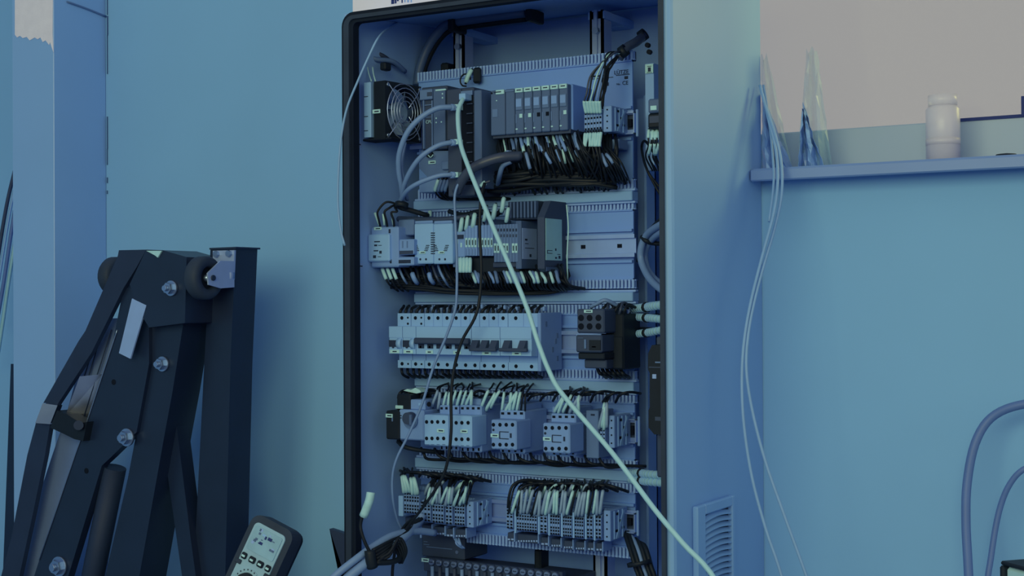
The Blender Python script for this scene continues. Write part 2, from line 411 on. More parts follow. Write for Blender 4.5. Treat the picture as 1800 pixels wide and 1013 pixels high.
# printing on the first panel
pn1 = [o for o in bpy.data.objects if o.name == 'mounting_panel'][0]
text('lettering', 'L\u00dcTZE', .0085, P(1092, 127, YP - .0012), 'ink', pn1)
text('lettering', 'CE', .0085, P(1099, 146, YP - .0012), 'ink', pn1)
text('lettering', 'No.', .0045, P(1087, 148, YP - .0012), 'ink', pn1)
mb = MB(); slab(mb, 1083, 1107, 131, 132.2, YP, .001); slab(mb, 1098, 1104, 134, 139, YP, .001); slab(mb, 1063, 1070, 145, 151, YP, .001); slab(mb, 1040, 1078, 137, 138, YP, .001); slab(mb, 1040, 1070, 132, 135, YP, .001)
mb.build('printing', 'ink', pn1)

# ================================================================== generic pieces
def tagplate(parent, px, py, w, h, Y, dark=True, name='name_tag'):
    t = slab(MB(), px - w / 2, px + w / 2, py - h / 2, py + h / 2, Y, .0014, .0003).build(name, 'marker', parent)
    if dark: slab(MB(), px - w * .3, px + w * .3, py - h * .16, py + h * .16, Y - .0014, .0003).build('print', 'ink', t)
    return t
def holes(parent, spots, Y, r, name='screw', m='hole'):
    for px, py in spots: dot(MB(), px, py, Y, r).build(name, m, parent)
def sub_path(path, f0, f1):
    n = len(path) - 1; i0 = max(0, int(round(f0 * n))); i1 = min(n, max(i0 + 1, int(round(f1 * n)))); return path[i0:i1 + 1]
def wire(pts, r, m, label, group=None, sleeves=(), name='wire', cat='wire', sm='marker', sr=1.9, sub=5, n=6):
    pts = [P(*p) if not isinstance(p, Vector) else p for p in pts]
    path = spline(pts, sub) if len(pts) > 2 else pts
    o = MB().tube(path, r, n, 1).build(name, m) if len(path) == 2 else MB_path(path, r, n).build(name, m)
    tag(o, label, cat, group)
    for f0, f1 in sleeves:
        MB_path(sub_path(path, f0, f1), r * sr * random.uniform(.88, 1.08), 6).build('marker_sleeve', sm, o)
    return o
def MB_path(path, r, n=6):
    mb = MB()
    global spline
    keep = spline; 
    mb.tube(path if len(path) == 2 else path, r, n, 1) if len(path) <= 2 else mb.tube(path, r, n, 1)
    return mb

BULK = MB()
def bulk(pts, r): BULK.tube([P(*p) for p in pts], r, 5, 4)
ORD = ['leftmost', 'second', 'third', 'fourth', 'fifth', 'sixth', 'seventh', 'eighth', 'ninth', 'tenth', 'eleventh', 'twelfth']
def nth(k, n): return 'rightmost' if k == n - 1 and n > 1 else ORD[k] if k == 0 else ORD[k] + ' from left'
# ================================================================== first row
# fan on the left wall
p0 = P(677, 194, 1.835); ang = None
best = None
for k in range(0, 60):                       # turn of the fan that makes its 92 mm face end where the photo has it
    aa = math.radians(90 - k); q = p0 + Vector((math.cos(aa), math.sin(aa), 0)) * .088
    r = RM.transposed() @ (q - Vector((0, 0, H))); pxq = CXP + F * r.x / -r.z
    if best is None or abs(pxq - 741) < best[0]: best = (abs(pxq - 741), aa)
aa = best[1]; fu = Vector((math.cos(aa), math.sin(aa), 0)); fnv = Vector((math.sin(aa), -math.cos(aa), 0)); fz = Vector((0, 0, 1))
hw = .044; fc = p0 + fu * hw
zc = (P(690, 143, 1.85).z + P(690, 245, 1.85).z) / 2; hz = (P(690, 143, 1.85).z - P(690, 245, 1.85).z) / 2; fc.z = zc
fan = empty('fan', (fc.x, fc.y, zc - hz), 'black square cooling fan with round wire guard on the inner left wall', 'fan')
MF = Matrix(((fu.x, fnv.x, 0, fc.x), (fu.y, fnv.y, 0, fc.y), (0, 0, 1, fc.z), (0, 0, 0, 1)))   # local x across face, y out of face, z up
mb = MB(); R = .041
sq = []; ci = []
NN = 32
for i in range(NN):
    a = 2 * math.pi * i / NN; cx, cz = math.cos(a), math.sin(a); sc = 1 / max(abs(cx), abs(cz)); sq.append((cx * sc * hw, cz * sc * hz)); ci.append((cx * R, cz * R * hz / hw * .95))
for ring, y in ((sq, 0), (ci, 0), (ci, -.024), (sq, -.024)): mb.v += [MF @ Vector((x, y, z)) for x, z in ring]
for k in range(4):
    for i in range(NN):
        j = (i + 1) % NN; k2 = (k + 1) % 4; mb.f.append([k * NN + i, k2 * NN + i, k2 * NN + j, k * NN + j]); mb.sm.append(False)
mb.build('housing', 'black', fan)
mb = MB(); mb.cyl(MF @ Vector((0, -.022, 0)), MF @ Vector((0, -.006, 0)), .017, n=18); mb.build('hub', 'fanblade', fan)
for k in range(7):
    a = 2 * math.pi * k / 7; mb = MB(); pts = []
    for (r_, da, y) in ((.016, -.25, -.018), (.016, .25, -.008), (.037, .38, -.007), (.037, -.12, -.019)):
        pts.append(MF @ Vector((r_ * math.cos(a + da), y, r_ * math.sin(a + da))))
    mb.poly(pts, fnv * .0012).build('blade', 'fanblade', fan)
gd = empty  # guard: rings and struts
ringm = []
for k, r_ in enumerate((.042, .0355, .029, .0225, .016)):
    mb = MB(); mb.tube([MF @ Vector((r_ * math.cos(2 * math.pi * i / 24), .006 - .003 * (k == 0), 1.08 * r_ * math.sin(2 * math.pi * i / 24))) for i in range(24)], .00085, 5, 1, True); mb.build('guard_ring', 'wiremetal', fan)
for a in (45, 135, 225, 315):
    a = math.radians(a); mb = MB()
    mb.tube([MF @ Vector((.010 * math.cos(a), .0055, .010 * math.sin(a))), MF @ Vector((.042 * math.cos(a), .005, .044 * math.sin(a))), MF @ Vector((.055 * math.cos(a), .001, .062 * math.sin(a)))], .0009, 5, 2); mb.build('guard_arm', 'wiremetal', fan)
for sx in (-1, 1):
    for sz in (-1, 1): MB().cyl(MF @ Vector((sx * .0385, 0, sz * (hz - .006))), MF @ Vector((sx * .0385, .003, sz * (hz - .006))), .0028, n=8).build('screw', 'steel', fan)
# white plate and tag at the side of the fan
mb = MB(); slab(mb, 641, 653, 145, 242, 1.836, .002, .0006, .03); pl = mb.build('side_bracket', 'beige', fan)
for y in (170, 205, 230): slab(MB(), 640, 647, y - .7, y + .7, 1.834, .0004).build('print', 'ink', pl)
tagplate(fan, 662, 196, 13, 7, 1.8345)
mb = MB(); slab(mb, 640, 690, 243, 247, 1.84, .004, .001, .03); mb.build('lower_lip', 'gasket', fan)
# wires into the fan
for k, (x0, x1) in enumerate(((646, 653), (655, 660))):
    wire([(x0, 118, 1.86), ((x0 + x1) / 2 - 1, 130, 1.855), (x1, 143, 1.85)], .0012, 'marker', 'thin white lead dropping into the top of the black fan', 'fan leads')
# clip cluster on left wall
for k, pts in enumerate(([(640, 80, 1.90), (652, 92, 1.89), (672, 98, 1.90), (700, 120, 1.95)], [(648, 95, 1.88), (660, 104, 1.88), (690, 108, 1.91), (712, 126, 1.95)], [(644, 110, 1.87), (655, 100, 1.88), (668, 112, 1.90), (682, 118, 1.92)])):
    wire(pts, .0042, 'darkwire' if k != 1 else 'midgrey', 'dark cable gathered in clips on the inner left wall above the fan', 'cables above the fan', name='cable', cat='cable')
for (x, y) in ((645, 84), (672, 116), (648, 108)):
    tag(body(MB(), x - 5, x + 5, y - 7, y + 7, 1.872, 1.89, .002).build('cable_clip', 'black'), 'small black cable clip on the inner left wall above the fan', 'clip', 'clips above the fan')
# sticker on inner left wall
for k, (x, y, w) in enumerate(((631, 254, 'under the fan'), (634, 468, 'beside the safety relay'))):
    c = PX(x, y, XL + T + .0003)
    o = MB().box(c.x, c.x + .0006, c.y - .006, c.y + .006, c.z - .0045, c.z + .0045).build('wall_tag', 'sticker'); tag(o, 'small printed tag on the inner left wall %s' % w, 'tag', 'tags on inner left wall')
    MB().box(c.x + .0006, c.x + .0008, c.y - .004, c.y + .004, c.z - .001, c.z + .001).build('print', 'ink', o)

# CPU module
Y = 1.885
cpu = empty('controller_module', base(741, 786, 152, 262, Y, YP), 'dark controller module marked CPU, between the fan and the network switch', 'module')
body(MB(), 741, 786, 152, 263, Y, YP - .01, .0015).build('housing', 'darkgrey', cpu)
slab(MB(), 764, 785, 156, 256, Y, .004, .0008).build('front_plate', 'plc', cpu)
slab(MB(), 741, 763, 158, 176, Y, .006, .001).build('top_block', 'midgrey', cpu)
slab(MB(), 751, 759, 162, 169, Y - .006, .0008).build('recess', 'darkgrey', cpu)
mb = MB(); slab(mb, 746, 748, 177, 262, Y, .004); slab(mb, 761, 763, 177, 262, Y, .004); slab(mb, 747, 762, 184, 185.5, Y, .002); slab(mb, 747, 762, 206, 207, Y, .002); mb.build('door_frame', 'midgrey', cpu)
slab(MB(), 766, 784, 157, 159.5, Y - .004, .001).build('label_strip', 'marker', cpu)
text('lettering', 'CPU', .0072, P(754.5, 214.5, Y - .0012), 'marker', cpu)
for (x, y) in ((778, 165), (778, 172), (767, 208), (767, 215.5), (776, 214.5)): dot(MB(), x, y, Y - .004, .0013).build('indicator', 'marker', cpu)
low = empty('connector_base', base(737, 790, 264, 338, 1.895, YP), 'grey connector base under the controller module with a small white tag', 'connector base')
mb = MB(); mb.poly([P(x, y, 1.895) for x, y in ((741, 265), (790, 265), (790, 300), (778, 312), (752, 312), (737, 296))], (0, .06, 0)); mb.build('housing', 'midgrey', low)
body(MB(), 737, 775, 312, 338, 1.905, YP - .005, .001).build('lower_block', 'lightgrey', low)
body(MB(), 776, 788, 283, 298, 1.888, 1.90, .001).build('clamp', 'midgrey', low)
tagplate(low, 760, 285.5, 13, 6, 1.8945)
mb = MB(); dot(mb, 757, 272, 1.894, .0055, .006); mb.build('knob', 'black', low)
mb = MB(); c = P(757, 273.5, 1.8875); mb.tube([c + Vector((-.005, 0, .001)), c + Vector((0, 0, -.003)), c + Vector((.005, 0, .001))], .0009, 5); mb.build('knob_arc', 'marker', low)
# network switch
Y = 1.872
sw = empty('network_switch', base(787, 846, 152, 345, Y, YP), 'tall dark network switch with a column of ports, right of the CPU module', 'network switch')
body(MB(), 787, 833, 155, 345, Y + .006, YP - .006, .0015).build('housing', 'darkgrey', sw)
body(MB(), 833, 846, 158, 330, Y, YP - .006, .0015).build('edge_rib', 'plc', sw)
slab(MB(), 788, 812, 158, 245, Y + .006, .002).build('front_plate', 'darkgrey', sw)
slab(MB(), 812, 832, 166, 325, Y + .006, .0012).build('port_bay', 'hole', sw)
for y in (183, 200, 217, 234, 251, 268, 285, 302, 318):
    slab(MB(), 822, 832, y - 1.0, y + .8, Y + .005, .003).build('port_ridge', 'darkgrey', sw)
slab(MB(), 812, 832, 160, 168, Y + .005, .003).build('port_frame', 'midgrey', sw)
# PLC rack
Y = 1.882
plc = empty('io_rack', base(862, 1000, 156, 236, Y, YP), 'wide grey PLC rack of slim modules with white tags along its top', 'controller rack')
zt_ = P(931, 152, Y).z; zb_ = P(931, 233.5, Y).z
x0 = P(862, 195, Y).x; x1 = P(1000, 195, Y).x
MB().box(x0, x1, Y + .012, YP - .004, zb_, zt_, .0015).build('backplane', 'panel', plc)
MB().box(x0 + .001, x1 - .0005, Y + .006, YP - .02, zb_ - .004, zb_ + .002).build('terminal_base', 'darkgrey', plc)
bounds = [862, 888, 905] + [905 + 15.5 * k for k in range(1, 7)]
for k in range(len(bounds) - 1):
    a, b_ = bounds[k], bounds[k + 1]; xa0 = P(a + .4, 195, Y).x; xa1 = P(b_ - .6, 195, Y).x
    md = MB().box(xa0, xa1, Y, Y + .014, zb_, zt_ - .001, .0012).build('module', 'plc', plc)
    cx = (xa0 + xa1) / 2; w = xa1 - xa0
    if k >= 2:
        MB().box(xa0 + w * .12, xa1 - w * .08, Y - .0018, Y + .001, zb_ + .036, zt_ - .016, .0006).build('window', 'plcdoor', md)
        MB().box(xa0 + w * .2, xa1 - w * .16, Y - .0024, Y - .001, zt_ - .030, zt_ - .018).build('window_tag', 'lightgrey', md)
        MB().box(xa0 + w * .08, xa0 + w * .2, Y - .0006, Y + .001, zb_ + .016, zb_ + .03).build('pin_row', 'midgrey', md)
        mm = 'marker' if k in (2, 3, 7) else 'hole'
        if k != 6: MB().box(xa0 + w * .55, xa0 + w * .9, Y - .001, Y + .001, zb_ + .024, zb_ + .030).build('key', mm, md)
        MB().box(xa0 + w * .1, xa0 + w * .32, Y - .001, Y + .001, zb_ + .006, zb_ + .008).build('pin', 'marker', md)
    if k != 1:
        t = MB().box(xa0 + w * (.05 if k else .4), xa1 - w * .02, Y - .002, Y + .006, zt_ - .008, zt_ - .001, .0006).build('name_tag', 'marker', md)
        MB().box(cx - w * .22, cx + w * .3, Y - .0024, Y - .0018, zt_ - .0052, zt_ - .0036).build('print', 'ink', t)
    else:
        MB().box(xa0 + w * .05, xa1, Y - .0015, Y + .004, zt_ - .005, zt_ - .003).build('name_tag', 'midgrey', md)
    if k == 0:
        dot(MB(), 873, 177, Y, .001).build('indicator', 'marker', md); slab(MB(), 866, 875, 192, 206, Y, .0008).build('display', 'midgrey', md)
dot(MB(), 864.5, 164, Y, .0016, .001).build('screw', 'hole', plc)

# terminal blocks
def terminal(px0, px1, py0, py1, Y, label, group, m='lightgrey', rows_=(.12, .35, .6, .85), low=False):
    x0, x1, z0, z1 = rect(px0, px1, py0, py1, Y); h = z1 - z0; Yb = YP - .013; d = Yb - Y
    o = empty('terminal_block', ((x0 + x1) / 2, Yb, z0), label, 'terminal', group)
    prof = [(Y, z1 - .12 * h), (Y, z0 + .12 * h), (Y + .12 * d, z0), (Y + .5 * d, z0), (Y + .55 * d, z0 - .14 * h), (Yb, z0 - .14 * h), (Yb, z1 + .14 * h), (Y + .55 * d, z1 + .14 * h), (Y + .5 * d, z1), (Y + .12 * d, z1)]
    MB().poly([(x0 + .0003, y, z) for y, z in prof], (x1 - x0 - .0006, 0, 0)).build('housing', m, o)
    w = x1 - x0
    mb = MB()
    for v in rows_:
        zc_ = z1 - v * h; mb.box(x0 + w * .22, x1 - w * .22, Y - .0005, Y + .001, zc_ - h * .045, zc_ + h * .045)
    mb.build('clamp_opening', 'hole', o)
    return o
def end_bracket(px0, px1, py0, py1, Y, label, side_px=None):
    o = empty('end_bracket', base(px0, px1, py0, py1, Y, YP), label, 'bracket', 'end brackets on the rails')
    body(MB(), px0, px1, py0, py1, Y, YP - .012, .001).build('housing', 'lightgrey', o)
    mx = (px0 + px1) / 2; h = py1 - py0
    for v in (.15, .38, .6, .85): dot(MB(), mx, py0 + v * h, Y, .0013).build('hole', 'hole', o)
    # ribbed right cheek
    x1 = rect(px0, px1, py0, py1, Y)[1]; x0_, x1_, z0, z1 = rect(px0, px1, py0, py1, Y)
    mb = MB(); dd = YP - .014 - Y
    for k in range(3):
        yy = Y + dd * (.2 + .25 * k); mb.box(x1_, x1_ + .0012, yy, yy + .003, z0 + .002, z1 - .002)
    mb.poly([(x1_, Y + dd * .30, z0 + .002), (x1_, Y + dd * .42, z0 + .002), (x1_, Y + dd * .85, z1 - .004), (x1_, Y + dd * .75, z1 - .004)], (.0015, 0, 0))
    mb.build('cheek_rib', 'beige', o)
    for (f, g) in ((.35, .8), (.55, .55), (.3, .25), (.7, .3)):
        MB().box(x1_, x1_ + .0008, Y + dd * f, Y + dd * (f + .12), z0 + (z1 - z0) * g, z0 + (z1 - z0) * (g + .08)).build('cheek_opening', 'hole', o)
    return o
Y = 1.898
for k in range(6):
    terminal(1027 + k * 5.2, 1032.2 + k * 5.2, 196 - .6 * k, 233 - .5 * k, Y, nth(k, 6) + ' of the narrow terminal blocks beside the PLC rack', 'terminal blocks in the top row')
end_bracket(1060, 1075, 186, 232, Y, 'grey end bracket with four dots right of the top row of terminals')
def rail_cap(px0, px1, py0, py1, Y, label):
    o = empty('rail_end_cap', base(px0, px1, py0, py1, Y, YP), label, 'end cap', 'rail end caps')
    x0, x1, z0, z1 = rect(px0, px1, py0, py1, Y)
    mb = MB(); t = .0022
    mb.box(x0, x1, Y, YP - .012, z1 - t, z1, .0004); mb.box(x0, x1, Y, YP - .012, z0, z0 + t, .0004); mb.box(x0, x0 + t, Y, YP - .012, z0, z1, .0004); mb.box(x1 - t, x1, Y, YP - .012, z0, z1, .0004)
    mb.build('frame', 'zinc', o)
    MB().box(x0 + t, x1 - t, Y + .012, Y + .014, z0 + t, z1 - t).build('dark_inside', 'darkgrey', o)
    MB().box(x0 + (x1 - x0) * .3, x0 + (x1 - x0) * .6, Y + .006, Y + .012, z0 + (z1 - z0) * .35, z0 + (z1 - z0) * .7).build('screw', 'hole', o)
    MB().box(x1, x1 + .004, Y + .004, YP - .012, z0 - .004, z1 + .004, .001).build('clip', 'lightgrey', o)
rail_cap(1095, 1115, 197, 236, YP - .02, 'metal end cap on the first rail, at the right')
rail_cap(1100, 1118, 737, 780, YP - .02, 'metal end cap on the fourth rail beside the contactors')
rail_cap(1092, 1116, 902, 938, YP - .02, 'metal end cap on the fifth rail beside the lowest terminals')
tag(body(MB(), 1104, 1119, 576, 625, YP - .02, YP - .01, .002).build('rail_clip', 'zinc'), 'bright metal clip at the right end of the breaker rail', 'clip')

# wires of the first row -------------------------------------------------------------
def jit(a): return random.uniform(-a, a)
for k in range(6):                           # from the black sleeve down into the terminals
    x = 1030 + k * 5.0
    m = ('darkwire', 'blackwire', 'marker', 'blackwire', 'lightgrey', 'blackwire')[k]
    wire([(1092 + jit(3), 92 + jit(3), 1.93), (1076 - 4 * k / 2 + jit(3), 98 + jit(3), 1.905), (x + 10 + jit(2), 130, 1.888), (x + 1, 165, 1.884), (x - 3 + k * .4, 180, 1.887), (x + .5, 199, 1.894)], .0015, m,
         nth(k, 6) + ' of the thin leads arching down to the top terminals', 'leads from the black sleeve to the top terminals', ((.77, .99),), sub=6)
for k in range(5):                           # dark wires behind
    bulk([(1088 + jit(4), 95 + jit(4), 1.935), (1075 + jit(6), 112 + jit(6), 1.925), (1066 + jit(8), 130 + jit(8), 1.92), (1058 + jit(6), 160, 1.91), (1055 + jit(5), 192, 1.905)], .0016)
wire([(1088, 102, 1.935), (1096, 92, 1.94), (1104, 82, 1.95), (1118, 74, 1.97), (1130, 64, 2.0)], .007, 'darkwire', 'thick dark sleeve bending from the top right corner to the terminals', name='cable_sleeve', cat='sleeve', n=10)
for (x, y, yy) in ((1096, 90, 1.935), (1130, 62, 2.0)):
    c = P(x, y, yy); o = MB().lathe(c, (1, 0, .6), [(-.005, .006), (-.005, .0095), (.005, .0095), (.005, .006)], 14).build('cable_tie', 'black'); tag(o, 'black band around the thick dark sleeve at %s' % ('its lower end by the terminals' if x < 1100 else 'its upper end near the corner'), 'band')
for k in range(7):                           # white sleeves under the terminals
    x = 1028 + k * 4.7
    wire([(x + 1, 231 - .5 * k, 1.896), (x + jit(1), 242, 1.89), (x - 2 + jit(2), 258, 1.886), (x - 3 + jit(6) + k, 285, 1.89), (x - 10 + jit(10) + 3 * k, 318, 1.92), (x - 14 + 3 * k, 335, 1.955)], .0014, 'blackwire',
         nth(k, 7) + ' of the long sleeved leads under the top terminals', 'leads under the top terminals', ((.06, .42),))
# PLC wire fan
for k in range(54):
    u = k / 53.0; x = 885 + u * 135 + jit(3); y = 246 - u * 6 + jit(5)
    dx = 8 + 30 * u + jit(10); yend = 318 + jit(14) - 4 * u
    mk = random.random()
    sl = ((.12 + jit(.06), .36 + jit(.08)),) if mk < .42 else (((.4, .56),) if mk < .6 else ())
    wire([(x - 3, y - 12, 1.925), (x, y, 1.90 + jit(.006)), (x + dx * .22 + jit(3), y + 22 + jit(4), 1.886 + jit(.008)), (x + dx * .6, y + 50 + jit(6), 1.895 + jit(.01)), (x + dx, yend, 1.93), (x + dx + 6, yend + 12, 1.958)], .0016 + random.random() * .0006,
         'blackwire', 'black wire hanging in the dense fan below the PLC rack', 'wire fan under the PLC rack', sl, sm=random.choice(['marker', 'marker', 'lightgrey', 'greycable', 'midgrey']), sr=1.45)
for k in range(8):                           # dark bundle lying on the comb under the fan
    yy = 300 + k * 4
    wire([(852, yy + 8 + jit(4), 1.92), (900, yy + 4 + jit(5), 1.905 + jit(.01)), (960, yy + jit(5), 1.91), (1030, yy - 3 + jit(4), 1.915), (1085, yy - 2 + jit(5), 1.94)], .0034, 'blackwire', 'black cable lying in the horizontal bundle under the wire fan', 'bundle under the wire fan', name='cable', cat='cable')
for k in range(7):
    x = 1060 + k * 5; wire([(1050 + k * 3, 262 + jit(4), 1.90), (x, 285 + jit(4), 1.892), (x + 12, 308, 1.91), (x + 17, 322, 1.955)], .0014, 'blackwire', 'black wire slanting down right to the end of the comb', 'slanting wires right of the wire fan', ((.1, .4),) if k in (1, 3) else (), sm='greycable')
tag(body(MB(), 1064, 1088, 245, 262, 1.92, 1.95, .001).build('plug', 'midgrey'), 'grey plug block below the top end bracket', 'plug')
for k in range(60):                          # dark mass behind the fan
    x = 880 + k * 3.4 + jit(4); bulk([(x, 240 + jit(6) - .08 * k, 1.93), (x + jit(6), 262 + jit(6), 1.905 + jit(.008)), (x + 8 + jit(10), 292 + jit(8), 1.905 + jit(.01)), (x + 14 + jit(12), 322 + jit(6), 1.94)], .0026)
# hose and cables across the switch
wire([(803, 338, 1.86), (812, 318, 1.852), (826, 300, 1.85), (846, 288, 1.852), (880, 277, 1.862), (916, 274, 1.885)], .0078, 'darkwire', 'dark corrugated hose crossing below the network switch to the wire fan', name='hose', cat='hose', n=10)
wire([(838, 292, 1.862), (866, 282, 1.866), (900, 280, 1.88), (920, 282, 1.90)], .0055, 'black', 'second black hose lying just under the corrugated one', name='hose', cat='hose', n=10)
wire([(898, 284, 1.875), (884, 292, 1.872), (878, 310, 1.88), (874, 334, 1.93)], .004, 'midgrey', 'grey cable dropping from the hose to the first comb', name='cable', cat='cable', n=8)
for k in range(9):
    x = 776 + k * 9; bulk([(x + 10, 316 + jit(5), 1.91), (x + 4, 330 + jit(3), 1.90), (x + jit(5), 342 + jit(5), 1.91), (x + 20, 349, 1.935), (x + 50, 350, 1.955)], .003)
for k in range(4):
    x = 768 + k * 6; wire([(x + 4, 312, 1.885), (x, 324, 1.882), (x - 3, 336, 1.886), (x + 6, 348, 1.905), (x + 20, 352, 1.93)], .0016, 'blackwire', 'short dark wire with light sleeve under the connector base', 'wires under the connector base', ((.1, .5),), sm='marker' if k == 0 else 'midgrey')
wire([(846, 328, 1.865), (852, 322, 1.866), (862, 318, 1.87)], .002, 'darkwire', 'short stub with a white tag below the network switch', None, ((0, .6),))
# three grey network cables
nc = [[(803, 189, 1.866), (790, 188.5, 1.856), (767, 191, 1.842), (737, 209, 1.83), (715, 235, 1.826), (702, 270, 1.83), (701, 300, 1.84), (706, 330, 1.855), (708, 356, 1.875)],
      [(803, 250, 1.866), (790, 251, 1.856), (768, 257, 1.844), (740, 276, 1.835), (722, 300, 1.838), (710, 328, 1.85), (706, 356, 1.872)],
      [(803, 308, 1.866), (790, 307.5, 1.856), (770, 309.5, 1.846), (738, 321, 1.838), (716, 335, 1.842), (703, 355, 1.868)]]
for k, pts in enumerate(nc):
    o = wire(pts, (.0044, .004, .0037)[k], 'greycable', '%s grey network cable curving from the switch to the left' % ('upper', 'middle', 'lower')[k], 'grey network cables', name='network_cable', cat='cable', n=8)
    q = [P(*p) for p in pts[:2]]; MB().cyl(q[0] + Vector((0, .006, 0)), q[0] * .2 + q[1] * .8, .0052, n=8).build('plug', 'lightgrey', o)
    q = P(pts[0][0] + 3, pts[0][1], 1.87); MB().box(q.x - .004, q.x + .004, 1.862, 1.88, q.z - .004, q.z + .004).build('contact_end', 'marker', o)
wire([(712, 250, 1.85), (706, 290, 1.85), (711, 325, 1.86), (716, 352, 1.88)], .003, 'greycable', 'thin grey cable behind the three network cables', name='network_cable', cat='cable')
# top cables
wire([(733, 150, 1.99), (738, 120, 1.995), (750, 88, 2.0), (768, 60, 2.0), (790, 42, 2.0), (840, 33, 2.0), (925, 22, 2.0)], .0078, 'plc', 'thick dark conduit arching under the cabinet roof to the left', name='conduit', cat='conduit', n=10)
wire([(741, 150, 2.0), (746, 122, 2.005), (757, 95, 2.01), (774, 68, 2.01), (796, 52, 2.01), (850, 43, 2.01), (925, 33, 2.01)], .005, 'black', 'thinner black conduit running just below the dark one', name='conduit', cat='conduit', n=8)
for (x, y, w) in ((791, 44, 'left'), (928, 26, 'right')):
    tag(body(MB(), x - 5, x + 5, y - 12, y + 10, 1.985, 2.03, .002).build('conduit_clip', 'black'), 'black clip holding the conduits at the %s of the cabinet roof' % w, 'clip')
tag(body(MB(), 773, 786, 110, 130, 2.02, 2.06, .003).build('cable_gland', 'black'), 'small black gland beside the left upright above the CPU module', 'gland')
wire([(830, 121, 1.95), (824, 132, 1.945), (818, 148, 1.945)], .002, 'blackwire', 'short lead with white sleeve sticking up above the network switch', None, ((.1, .9),))
mb = MB(); c = P(818, 141, 1.945); mb.tube([c + Vector((.010 * math.cos(t * .7), 0, .010 * math.sin(t * .7))) for t in range(8)], .0014, 5, 2); tag(mb.build('wire_loop', 'blackwire'), 'small black wire loop above the network switch', 'wire')
tag(body(MB(), 830, 842, 118, 146, 1.95, 1.96, .003).build('cable_tie', 'black'), 'black tie tail beside the small wire loop at the top comb', 'tie')
tag(MB().box(P(1058, 32, 2.1).x, P(1095, 32, 2.1).x, 2.1, 2.136, P(1075, 48, 2.1).z, P(1075, 30, 2.1).z, .003).build('hinge_block', 'inner'), 'faint raised plate on the back wall near the top right corner', 'plate')

# ================================================================== second row
Y = 1.862
rl = empty('safety_relay', base(650, 727, 398, 470, Y, YP), 'pale grey relay at the left end of the second row with looped black leads', 'relay')
body(MB(), 652, 700, 399, 470, Y, YP - .012, .002).build('housing', 'lightgrey', rl)
body(MB(), 646, 684, 412, 460, Y - .006, Y + .02, .002).build('front_cap', 'beige', rl)
body(MB(), 700, 727, 386, 414, Y + .02, YP - .012, .0015).build('upper_terminal', 'midgrey', rl)
mb = body(MB(), 686, 727, 421, 448, Y + .004, YP - .012, .0015); mb.build('middle_terminal', 'lightgrey', rl)
for x in (692, 700, 708, 716): slab(MB(), x - 1, x + 1, 424, 436, Y + .004, .0006).build('groove', 'midgrey', rl)
slab(MB(), 688, 726, 441, 447, Y + .004, .0006).build('slot', 'darkgrey', rl)
body(MB(), 690, 727, 452, 467, Y + .002, YP - .012, .0015).build('lower_terminal', 'lightgrey', rl)
slab(MB(), 701, 722, 457, 463, Y + .002, .0006).build('slot', 'ink', rl)
tagplate(rl, 664.5, 402, 13, 5.5, Y)
for (a, b_, c_, d_) in ((658, 668, 424, 426), (658, 663, 430, 433), (665, 671, 431, 432), (657, 665, 440, 442), (667, 671, 441, 446), (656, 661, 449, 454), (664, 670, 451, 452)):
    slab(MB(), a, b_, c_, d_, Y - .006, .0004).build('print', 'ink', rl)
for (x, y) in ((685, 407), (687, 460)): slab(MB(), x - 1.5, x + 1.5, y - 4, y + 3, Y, .0006).build('slot', 'ink', rl)
slab(MB(), 688, 694, 425, 428, Y + .003, .0008).build('print', 'ink', rl)
for k, (x, top, mid) in enumerate(((672, 352, 664), (678, 358, 676), (692, 360, 688))):
    wire([(705, 366 + k, 1.875), (694, 358 + k * 3, 1.87), (x + 6, top + 4 + k * 4, 1.858), (mid, 372 + k, 1.853), (mid + 2 + k, 388, 1.858), (mid + 5, 400, 1.866)], .0019, 'blackwire', nth(k, 3) + ' of the black leads looping into the pale relay', 'leads into the pale relay', (), sub=6)
for k, (x0, y0, x1, y1) in enumerate(((659, 374, 667, 396), (674, 376, 676, 396), (689, 374, 692, 396))):
    o = MB().cyl(P(x0, y0, 1.86), P(x1, y1, 1.864), .0022, n=6).build('marker_sleeve', 'marker'); tag(o, 'white marker sleeve standing on the pale relay beside its black lead', 'sleeve', 'sleeves on the pale relay')
wire([(706, 366, 1.875), (722, 370, 1.885), (745, 377, 1.90), (752, 379, 1.91)], .004, 'black', 'short thick black plug lead pointing right above the twin modules', name='cable', cat='cable', n=8)
c = P(706, 361, 1.868); tag(MB().lathe(c, (0, .3, 1), [(-.004, .006), (-.004, .011), (.004, .011), (.004, .006)], 12).build('cable_tie', 'black'), 'black tie gathering the network cables above the pale relay', 'tie')
wire([(700, 385, 1.90), (730, 386, 1.892), (780, 386, 1.892), (830, 380, 1.90), (850, 372, 1.93)], .0045, 'darkgrey', 'dark cable sagging along the top of the second row', name='cable', cat='cable', n=8)
tag(body(MB(), 752, 757, 370, 381, 1.95, 1.955).build('white_cap', 'marker'), 'small white cap at the start of the second comb', 'cap')
